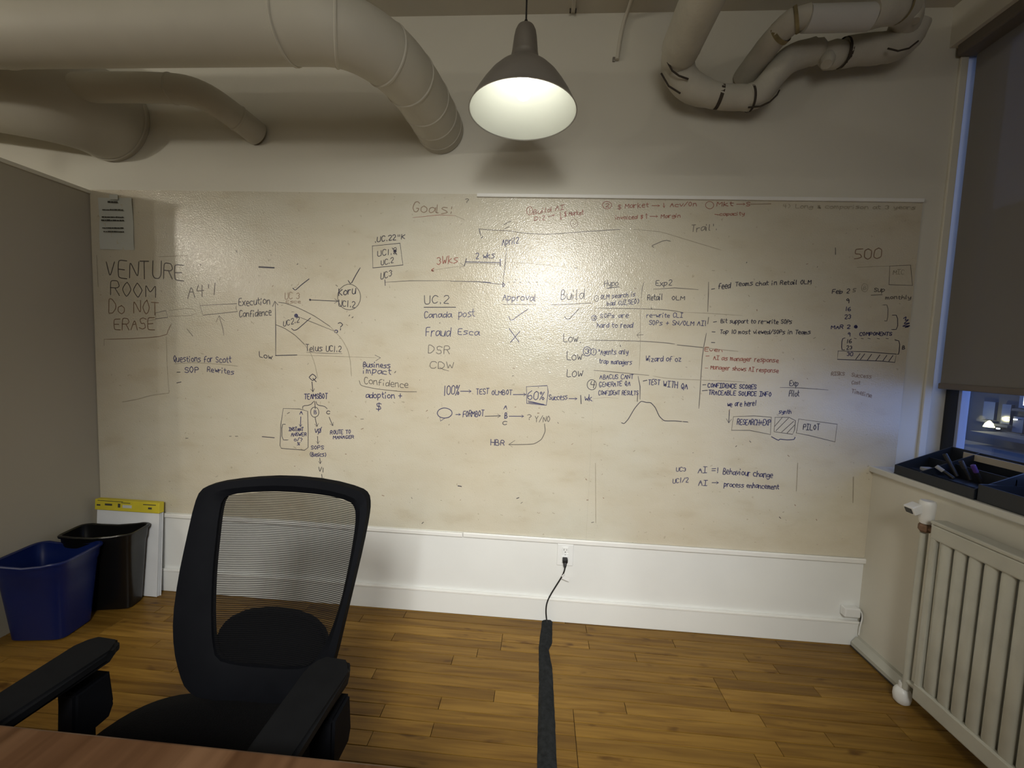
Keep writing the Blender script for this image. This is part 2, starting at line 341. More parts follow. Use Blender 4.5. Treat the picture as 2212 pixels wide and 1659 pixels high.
bm = bmesh.new(); lathe(bm, [(0.001, 0.035), (0.10, 0.035), (0.075, 0.11), (0.03, 0.17), (0.001, 0.19)], (12.84, 8.34, 0), 12); obj('lamp_glass', bm, M['lamp_far'], fl_)
pl = bpy.data.lights.new('wall_lamp_light', 'POINT'); pl.energy = 14; pl.color = (1, .93, .45); pl.shadow_soft_size = .05
po = bpy.data.objects.new('wall_lamp_light', pl); COL.objects.link(po); po.location = (12.66, 8.34, 0.24)
ft = thing('tube_light', 'white strip light high on the far building', 'lamp', (12.9, 7.65, .7))
obj('tube', B(12.86, 12.92, 7.70, 7.735, 0.62, 0.90), M['lamp_far2'], ft); obj('tube', B(12.86, 12.92, 7.60, 7.635, 0.66, 0.90), M['lamp_far2'], ft)
for i, (y, z, lb) in enumerate([(8.0, 0.27, 'small white street light left of the pair beyond the glass'), (7.78, 0.28, 'small white street light right of the pair beyond the glass'), (8.1, 0.02, 'small white light lowest beyond the glass')]):
    q_ = thing('street_light', lb, 'lamp', (12.8, y, z), 'small lights across the street')
    obj('lamp_head', B(12.80, 12.84, y, y + .05, z, z + .03), M['lamp_far2'], q_); obj('bracket', B(12.84, 12.99, y + .02, y + .035, z + .01, z + .02), M['frame'], q_)
gr = struct('ground_outside', B(5, 40, -20, 40, -6.1, -6.0), M['facade'])

# ------------------------------------------------------------ whiteboard with its writing
wb = thing('whiteboard', 'wall-wide yellowed whiteboard covered in blue, black and red marker notes', 'whiteboard', (2.0, 0, ZB0))
obj('panel', B(0.005, 2.5639, -0.0045, -0.0003, 0.424, ZB1), M['board'], wb)
obj('panel', B(2.5642, 3.955, -0.0045, -0.0003, 0.424, 2.060), M['board'], wb)
GL = {'A': "02 28 42;15 35", 'B': "02 08 28 37 36 25 05;25 44 43 32 02", 'C': "47 38 18 06 04 12 32 43", 'D': "02 08 28 46 44 22 02", 'E': "48 08 02 42;05 35", 'F': "48 08 02;05 35",
 'G': "47 38 18 06 04 12 32 44 24", 'H': "08 02;48 42;05 45", 'I': "08 48;28 22;02 42", 'J': "38 33 22 12 03", 'K': "08 02;47 05 42", 'L': "08 02 42", 'M': "02 08 24 48 42", 'N': "02 08 42 48",
 'O': "28 17 05 13 22 33 45 37 28", 'P': "02 08 38 46 35 05", 'Q': "28 17 05 13 22 33 45 37 28;24 41", 'R': "02 08 38 46 35 05;25 42", 'S': "47 28 07 15 35 43 22 03", 'T': "08 48;28 22", 'U': "08 03 12 32 43 48",
 'V': "08 22 48", 'W': "08 12 26 32 48", 'X': "08 42;48 02", 'Y': "08 25 48;25 22", 'Z': "08 48 02 42",
 'a': "45 26 05 03 12 33 45;46 43 52", 'b': "08 02;04 26 45 33 12 03", 'c': "45 26 05 03 12 42", 'd': "45 26 05 03 12 33 45;48 42", 'e': "04 44 36 16 04 12 42", 'f': "48 28 17 12;05 35",
 'g': "45 26 05 03 23 45;46 41 20 01", 'h': "08 02;04 26 35 42", 'i': "15 12;18 17", 'j': "26 21 00;28 27", 'k': "08 02;36 04 42", 'l': "18 12 22", 'm': "06 02;05 16 22;25 36 42", 'n': "06 02;05 26 36 42",
 'o': "26 05 03 22 43 45 26", 'p': "06 00;05 26 45 33 12 03", 'q': "45 26 05 03 23 45;46 40", 'r': "06 02;04 16 36", 's': "46 16 05 34 43 12 02", 't': "18 13 32;06 36", 'u': "06 03 12 32 46;46 42",
 'v': "06 22 46", 'w': "06 12 25 32 46", 'x': "06 42;46 02", 'y': "06 13 33 46;46 41 10", 'z': "06 46 02 42",
 '0': "28 07 03 22 43 47 28", '1': "28 22", '2': "07 18 38 46 02 42", '3': "07 28 46 25 44 22 03", '4': "18 05 45;38 32", '5': "48 08 05 35 43 22 02", '6': "38 06 03 22 43 35 04", '7': "08 48 12", '8': "25 07 28 47 25 03 22 43 25",
 '9': "46 28 06 25 46 42", '%': "48 02;18 07 16 27 18;34 23 32 43 34", '+': "27 23;05 45", '-': "05 45", '=': "06 46;04 44", '/': "48 02", '(': "38 16 14 32", ')': "18 36 34 12", '.': "22 23", ',': "22 11", '!': "28 24;22 23",
 '?': "07 28 46 24;22 23", '$': "47 28 07 15 35 43 22 03;28 21", "'": "28 26", '"': "18 16;38 36", ':': "26 25;23 22", '&': "42 07 28 36 03 22 44", '*': "25 27;16 36"}
ADV = {'i': 3, 'l': 3, '1': 3.6, '.': 3, ',': 3, "'": 3, '!': 3.4, ' ': 4, ':': 3.4, 'm': 6, 'w': 5.5, 'W': 6, 'M': 6, 't': 4.5, 'r': 4.6}
def chaikin(p, it=1):
    for k_ in range(it):
        q = [p[0]]; f = (.15, .26)[k_] if it == 2 else .25
        for a, c in zip(p, p[1:]): q += [(a[0] * (1 - f) + c[0] * f, a[1] * (1 - f) + c[1] * f), (a[0] * f + c[0] * (1 - f), a[1] * f + c[1] * (1 - f))]
        q.append(p[-1]); p = q
    return p
def strokes(s, x0, z0, x1, z1, h, rr):
    tot = sum(ADV.get(ch, 5.3) for ch in s) - 1.3; L = math.hypot(x1 - x0, z1 - z0); ux, uz = (x1 - x0) / L, (z1 - z0) / L; u = L / tot; v = h / 6.0; cx = 0; out = []
    for ch in s:
        if ch in GL:
            jx, jy, sc, sl_ = rr.uniform(-.25, .25), rr.uniform(-.35, .35), rr.uniform(.9, 1.1), rr.uniform(-.02, .09)
            wf = 1.0 if ch not in 'mwMW' else 1.15
            for st in GL[ch].split(';'):
                pts = []
                for q in st.split():
                    gx = (int(q[0]) + rr.uniform(-.18, .18)) * wf * (1 if ADV.get(ch, 5.3) > 4 else 1); gy = (int(q[1]) - 2 + rr.uniform(-.18, .18)) * sc + jy
                    if ADV.get(ch, 5.3) < 4: gx -= 0.9
                    gx += cx + jx + sl_ * gy; pts.append((x0 + ux * gx * u - uz * gy * v * 0, z0 + uz * gx * u + gy * v))
                out.append(chaikin(pts, 2) if len(pts) > 2 else pts)
        cx += ADV.get(ch, 5.3)
    return out
def ribbon(bm, pts, w, y, mi):
    n_ = len(pts); L_, R2 = [], []
    for i in range(n_):
        a = pts[max(0, i - 1)]; c = pts[min(n_ - 1, i + 1)]; dx, dz = c[0] - a[0], c[1] - a[1]; d = math.hypot(dx, dz) or 1e-6
        nx, nz = -dz / d, dx / d; px, pz = pts[i]; e = 0
        if i in (0, n_ - 1): e = (w * .4) * (-1 if i == 0 else 1)
        px += dx / d * e; pz += dz / d * e; ww = w * (0.55 if i in (0, n_ - 1) and n_ > 2 else 1)
        L_.append(bm.verts.new((px + nx * ww / 2, y, pz + nz * ww / 2))); R2.append(bm.verts.new((px - nx * ww / 2, y, pz - nz * ww / 2)))
    for i in range(n_ - 1):
        f = bm.faces.new((L_[i], L_[i + 1], R2[i + 1], R2[i])); f.material_index = mi
TXT=[('venture', 'N', 4.2, 'VENTURE', 0.08, 1.631, 0.496, 1.63, 0.083),
('venture', 'N', 3.6, 'ROOM', 0.1, 1.543, 0.344, 1.536, 0.068),
('venture', 'F', 4, 'Do NOT', 0.089, 1.453, 0.36, 1.45, 0.065),
('venture', 'F', 4, 'ERASE', 0.112, 1.369, 0.335, 1.374, 0.059),
('venture', 'N', 3.2, "A4'1", 0.514, 1.538, 0.669, 1.561, 0.059),
('questions', 'B', 2.8, 'Questions for Scott', 0.432, 1.217, 0.743, 1.224, 0.03),
('questions', 'B', 3, 'SOP', 0.493, 1.162, 0.569, 1.168, 0.028),
('questions', 'B', 2.8, 'Rewrites', 0.614, 1.172, 0.757, 1.164, 0.026),
('graph', 'K', 2.8, 'Execution', 0.786, 1.509, 0.948, 1.523, 0.032),
('graph', 'K', 2.8, 'Confidence', 0.79, 1.452, 0.957, 1.468, 0.032),
('graph', 'K', 2.8, 'Low', 0.893, 1.258, 0.956, 1.246, 0.028),
('graph', 'K', 3, '?', 1.299, 1.404, 1.323, 1.405, 0.039),
('graph', 'K', 2.6, 'UC2.2', 1.018, 1.415, 1.102, 1.438, 0.027),
('graph', 'F', 2.6, 'UC 3', 1.027, 1.548, 1.102, 1.555, 0.032),
('graph', 'F', 2.2, 'Esce', 1.032, 1.528, 1.109, 1.532, 0.016),
('graph', 'K', 2.6, 'Telus UC1.2', 1.135, 1.297, 1.317, 1.299, 0.03),
('graph', 'K', 3.2, 'Koru', 1.303, 1.574, 1.387, 1.585, 0.034),
('graph', 'K', 2.8, 'UC1.2', 1.301, 1.524, 1.385, 1.518, 0.029),
('flow', 'K', 3.2, 'Q', 1.152, 1.149, 1.189, 1.151, 0.035),
('flow', 'B', 3.2, 'TEAMSBOT', 1.128, 1.055, 1.247, 1.062, 0.026),
('flow', 'B', 2.8, 'A', 1.104, 0.976, 1.119, 0.976, 0.019),
('flow', 'B', 2.4, 'B', 1.179, 0.982, 1.192, 0.982, 0.019),
('flow', 'K', 2.8, 'C', 1.242, 0.985, 1.259, 0.985, 0.016),
('flow', 'B', 3, 'INSTANT', 1.046, 0.888, 1.121, 0.891, 0.019),
('flow', 'B', 2.8, 'ANSWER', 1.058, 0.862, 1.138, 0.868, 0.017),
('flow', 'B', 2.6, 'o/?', 1.075, 0.837, 1.117, 0.839, 0.019),
('flow', 'B', 2.4, '%', 1.09, 0.818, 1.104, 0.819, 0.014),
('flow', 'B', 3, 'V0', 1.182, 0.885, 1.214, 0.886, 0.021),
('flow', 'B', 2.8, 'SOPS', 1.163, 0.801, 1.229, 0.804, 0.019),
('flow', 'B', 2.8, '(Basics)', 1.156, 0.764, 1.243, 0.767, 0.021),
('flow', 'K', 2.6, 'V1', 1.202, 0.685, 1.232, 0.687, 0.024),
('flow', 'B', 2.8, 'GOAL', 1.178, 0.614, 1.256, 0.624, 0.022),
('flow', 'B', 2.8, 'ROUTE TO', 1.264, 0.882, 1.368, 0.892, 0.019),
('flow', 'B', 2.8, 'MANAGER', 1.279, 0.859, 1.385, 0.867, 0.016),
('impact', 'B', 3, 'Business', 1.429, 1.23, 1.567, 1.228, 0.025),
('impact', 'B', 2.8, 'impact', 1.431, 1.198, 1.572, 1.197, 0.028),
('impact', 'N', 2.6, 'Confidence', 1.437, 1.145, 1.658, 1.134, 0.032),
('impact', 'B', 3, 'adoption +', 1.445, 1.076, 1.626, 1.079, 0.03),
('impact', 'B', 3, '$', 1.5, 1.018, 1.524, 1.019, 0.033),
('timeline', 'K', 2.8, '.UC.22"K', 1.479, 1.834, 1.628, 1.854, 0.024),
('timeline', 'K', 2.6, 'UC1.2', 1.496, 1.766, 1.588, 1.783, 0.026),
('timeline', 'K', 2.6, 'UC.2', 1.513, 1.726, 1.573, 1.739, 0.024),
('timeline', 'K', 2.6, 'UC3', 1.512, 1.658, 1.567, 1.675, 0.029),
('timeline', 'B', 2.8, 'April2', 2.1, 1.831, 2.176, 1.845, 0.03),
('timeline', 'B', 2.8, '2 wks', 1.975, 1.767, 2.064, 1.772, 0.027),
('timeline', 'R', 3, '3Wks', 1.787, 1.733, 1.888, 1.744, 0.037),
('goals', 'F', 3, 'Goals:', 1.666, 1.979, 1.857, 1.973, 0.043),
('goals', 'N', 2.2, '?', 1.916, 2.027, 1.934, 2.028, 0.018),
('goals', 'R', 2.4, '1', 2.219, 1.982, 2.228, 1.985, 0.019),
('goals', 'R', 2.6, 'Build AI', 2.241, 1.976, 2.381, 2.002, 0.021),
('goals', 'R', 2.6, 'D:Z', 2.247, 1.947, 2.299, 1.954, 0.019),
('goals', 'R', 2.6, '$ Market', 2.387, 1.97, 2.474, 1.98, 0.019),
('goals', 'F', 2, 'v', 2.427, 1.931, 2.442, 1.931, 0.017),
('goals', 'R', 2.2, '2', 2.573, 2.015, 2.59, 2.015, 0.017),
('goals', 'R', 2.4, '$ Market', 2.631, 2.007, 2.769, 2.017, 0.021),
('goals', 'R', 2.4, 'Acv/On', 2.867, 2.019, 2.985, 2.025, 0.018),
('goals', 'R', 2.4, 'invoiced $', 2.623, 1.959, 2.747, 1.965, 0.017),
('goals', 'R', 2.4, 'Margin', 2.829, 1.968, 2.916, 1.974, 0.017),
('goals', 'R', 2.4, 'Mkt', 3.074, 2.024, 3.147, 2.027, 0.019),
('goals', 'R', 2.4, 'S', 3.204, 2.027, 3.22, 2.028, 0.018),
('goals', 'R', 2.2, 'capacity', 3.091, 1.983, 3.199, 1.988, 0.014),
('goals', 'G', 2.6, '4) Long & comparison at 3 years', 3.364, 2.021, 3.926, 2.023, 0.016),
('goals', 'N', 2.2, "Trail'.", 2.968, 1.908, 3.081, 1.921, 0.027),
('approval', 'K', 2.8, 'UC.2', 1.732, 1.548, 1.851, 1.551, 0.037),
('approval', 'B', 2.8, 'Canada', 1.732, 1.479, 1.864, 1.485, 0.029),
('approval', 'B', 2.6, 'post', 1.9, 1.488, 1.979, 1.493, 0.033),
('approval', 'B', 2.8, 'Fraud', 1.743, 1.389, 1.862, 1.396, 0.039),
('approval', 'B', 2.8, 'Esca', 1.9, 1.404, 2.0, 1.403, 0.029),
('approval', 'N', 2.6, 'DSR', 1.756, 1.308, 1.86, 1.308, 0.038),
('approval', 'N', 2.6, 'CDW', 1.762, 1.238, 1.882, 1.236, 0.034),
('approval', 'B', 2.8, 'Approval', 2.113, 1.572, 2.271, 1.577, 0.031),
('approval', 'K', 2.8, 'Build', 2.389, 1.584, 2.495, 1.594, 0.043),
('approval', 'K', 2.8, 'Low', 2.407, 1.383, 2.475, 1.388, 0.039),
('approval', 'K', 2.8, 'Low', 2.429, 1.3, 2.499, 1.303, 0.038),
('approval', 'K', 2.8, 'Low', 2.432, 1.218, 2.507, 1.226, 0.04),
('test', 'B', 3, '100%', 1.837, 1.105, 1.913, 1.11, 0.046),
('test', 'B', 2.8, 'TEST', 1.998, 1.116, 2.059, 1.121, 0.027),
('test', 'B', 2.8, 'OLMBOT', 2.073, 1.117, 2.173, 1.122, 0.023),
('test', 'B', 3, '60%', 2.25, 1.102, 2.328, 1.104, 0.043),
('test', 'B', 2.8, 'Success', 2.353, 1.107, 2.44, 1.111, 0.025),
('test', 'B', 2.8, 'wk', 2.522, 1.108, 2.559, 1.107, 0.029),
('test', 'B', 3, 'FORMBOT', 1.935, 1.003, 2.038, 1.011, 0.028),
('test', 'B', 2.6, 'A', 2.134, 1.049, 2.15, 1.05, 0.02),
('test', 'B', 3.4, 'B', 2.141, 1.006, 2.152, 1.007, 0.029),
('test', 'K', 2.6, 'C', 2.133, 0.974, 2.153, 0.975, 0.018),
('test', 'N', 2.6, '?', 2.252, 1.003, 2.272, 1.004, 0.03),
('test', 'N', 2.6, 'Y/NO', 2.29, 0.995, 2.362, 0.997, 0.029),
('test', 'B', 2.8, 'HBR', 2.077, 0.872, 2.143, 0.871, 0.027),
('table', 'K', 2.4, 'Hypo', 2.588, 1.65, 2.652, 1.656, 0.026),
('table', 'K', 2, '1', 2.552, 1.589, 2.559, 1.589, 0.013),
('table', 'B', 2.4, 'OLM search is', 2.574, 1.592, 2.732, 1.611, 0.02),
('table', 'B', 2.4, 'bad (UI,SEO)', 2.605, 1.562, 2.753, 1.577, 0.021),
('table', 'B', 2.2, '2', 2.544, 1.497, 2.555, 1.498, 0.013),
('table', 'B', 2.4, 'SOPs are', 2.576, 1.505, 2.707, 1.511, 0.02),
('table', 'B', 2.6, 'hard to read', 2.563, 1.459, 2.729, 1.464, 0.023),
('table', 'K', 2.4, 'Exp2', 2.824, 1.661, 2.896, 1.665, 0.023),
('table', 'K', 2.6, 'Retail', 2.79, 1.593, 2.858, 1.598, 0.026),
('table', 'K', 2.4, 'OLM', 2.9, 1.597, 2.959, 1.6, 0.018),
('table', 'B', 2.4, 're-write CLI', 2.791, 1.514, 2.954, 1.519, 0.02),
('table', 'B', 2.4, 'SOPs + SN/OLM AI!', 2.803, 1.48, 3.064, 1.484, 0.021),
('table', 'B', 3, '3', 2.515, 1.334, 2.535, 1.335, 0.026),
('table', 'B', 2.2, '1', 2.55, 1.338, 2.558, 1.338, 0.015),
('table', 'B', 2.6, '"Agents only', 2.574, 1.332, 2.715, 1.34, 0.024),
('table', 'B', 2.6, 'trap managers', 2.583, 1.291, 2.735, 1.29, 0.022),
('table', 'B', 2.6, 'Wizard of oz', 2.799, 1.308, 2.961, 1.314, 0.024),
('table', 'B', 2.6, 'ABACUS CANT', 2.589, 1.216, 2.745, 1.224, 0.02),
('table', 'B', 2.6, 'GENERATE QA', 2.589, 1.178, 2.732, 1.191, 0.022),
('table', 'B', 2.6, 'CONFIDENT RESULTS', 2.588, 1.14, 2.773, 1.148, 0.02),
('table', 'K', 2.8, '4', 2.543, 1.171, 2.567, 1.172, 0.029),
('table', 'B', 2.8, 'TEST', 2.818, 1.199, 2.87, 1.201, 0.024),
('table', 'B', 2.8, 'WITH QA', 2.887, 1.193, 2.999, 1.184, 0.027),
('notes', 'K', 2.8, 'feed', 3.108, 1.655, 3.16, 1.659, 0.025),
('notes', 'K', 2.6, 'Teams chat in Retail OLM', 3.182, 1.67, 3.513, 1.687, 0.019),
('notes', 'K', 2.6, 'Bit support to re-write SOPs', 3.13, 1.499, 3.445, 1.505, 0.019),
('notes', 'K', 2.6, 'Top 10 most viewed/SOPs in Teams', 3.129, 1.45, 3.53, 1.461, 0.019),
('notes', 'R', 2.6, 'Even', 3.065, 1.366, 3.147, 1.366, 0.017),
('notes', 'R', 2.6, 'AI as manager response', 3.108, 1.328, 3.4, 1.326, 0.02),
('notes', 'R', 2.6, 'Manager shows AI response', 3.098, 1.284, 3.404, 1.279, 0.019),
('notes', 'K', 2.6, 'Exp', 3.458, 1.219, 3.497, 1.221, 0.026),
('notes', 'K', 2.6, 'Pilot', 3.46, 1.172, 3.505, 1.174, 0.026),
('notes', 'B', 3, 'CONFIDENCE SCORES', 3.092, 1.199, 3.311, 1.198, 0.02),
('notes', 'B', 3, 'TRACEABLE SOURCE INFO', 3.098, 1.164, 3.38, 1.168, 0.02),
('notes', 'B', 2.8, 'we are here!', 3.187, 1.111, 3.316, 1.122, 0.024),
('notes', 'B', 2.8, 'RESEARCH+EXP', 3.237, 1.028, 3.388, 1.033, 0.026),
('notes', 'B', 2.6, 'synth', 3.421, 1.089, 3.477, 1.092, 0.017),
('notes', 'K', 2.8, 'PILOT', 3.535, 1.019, 3.607, 1.02, 0.026),
('ai', 'B', 2.6, 'AI =!', 3.075, 0.788, 3.169, 0.793, 0.027),
('ai', 'B', 2.8, 'Behaviour change', 3.191, 0.79, 3.418, 0.783, 0.027),
('ai', 'B', 2.6, 'AI', 3.081, 0.727, 3.12, 0.729, 0.025),
('ai', 'B', 2.8, 'process enhancement', 3.199, 0.729, 3.45, 0.731, 0.023),
('ai', 'B', 2.4, 'UC3', 2.973, 0.789, 3.018, 0.793, 0.018),
('ai', 'B', 2.4, 'UC1/2', 2.96, 0.731, 3.033, 0.74, 0.022),
('schedule', 'F', 3.6, '500', 3.691, 1.803, 3.801, 1.805, 0.045),
('schedule', 'G', 2.4, 'MIC', 3.861, 1.739, 3.906, 1.74, 0.019),
('schedule', 'K', 2.6, 'Feb 2', 3.609, 1.646, 3.683, 1.65, 0.018),
('schedule', 'N', 2.2, '5', 3.696, 1.656, 3.708, 1.657, 0.014),
('schedule', 'G', 2, 'B', 3.741, 1.668, 3.753, 1.668, 0.015),
('schedule', 'N', 2.6, 'Sup', 3.788, 1.659, 3.833, 1.66, 0.018),
('schedule', 'N', 2.6, 'monthly', 3.84, 1.629, 3.946, 1.632, 0.016),
('schedule', 'K', 2.8, '9', 3.673, 1.606, 3.685, 1.606, 0.019),
('schedule', 'B', 2.6, '16', 3.672, 1.571, 3.696, 1.571, 0.019),
('schedule', 'B', 2.6, '23', 3.673, 1.535, 3.7, 1.536, 0.018),
('schedule', 'B', 2.8, 'MAR 2', 3.619, 1.487, 3.7, 1.492, 0.016),
('schedule', 'B', 2.6, '9', 3.693, 1.458, 3.703, 1.458, 0.017),
('schedule', 'B', 2.8, 'COMPONENTS', 3.744, 1.462, 3.882, 1.467, 0.015),
('schedule', 'K', 2.6, '16', 3.691, 1.427, 3.713, 1.427, 0.017),
('schedule', 'K', 2.6, '23', 3.694, 1.397, 3.716, 1.398, 0.017),
('schedule', 'B', 2.6, '30', 3.699, 1.368, 3.723, 1.369, 0.017),
('schedule', 'K', 2.6, 'B', 3.933, 1.408, 3.943, 1.408, 0.017),
('schedule', 'F', 2.4, 'RISKS', 3.638, 1.276, 3.695, 1.278, 0.017),
('schedule', 'F', 2.4, 'Success', 3.727, 1.275, 3.813, 1.27, 0.017),
('schedule', 'F', 2.2, 'Cost', 3.731, 1.239, 3.767, 1.241, 0.015),
('schedule', 'F', 2.4, 'Timeline', 3.734, 1.201, 3.823, 1.181, 0.019)]
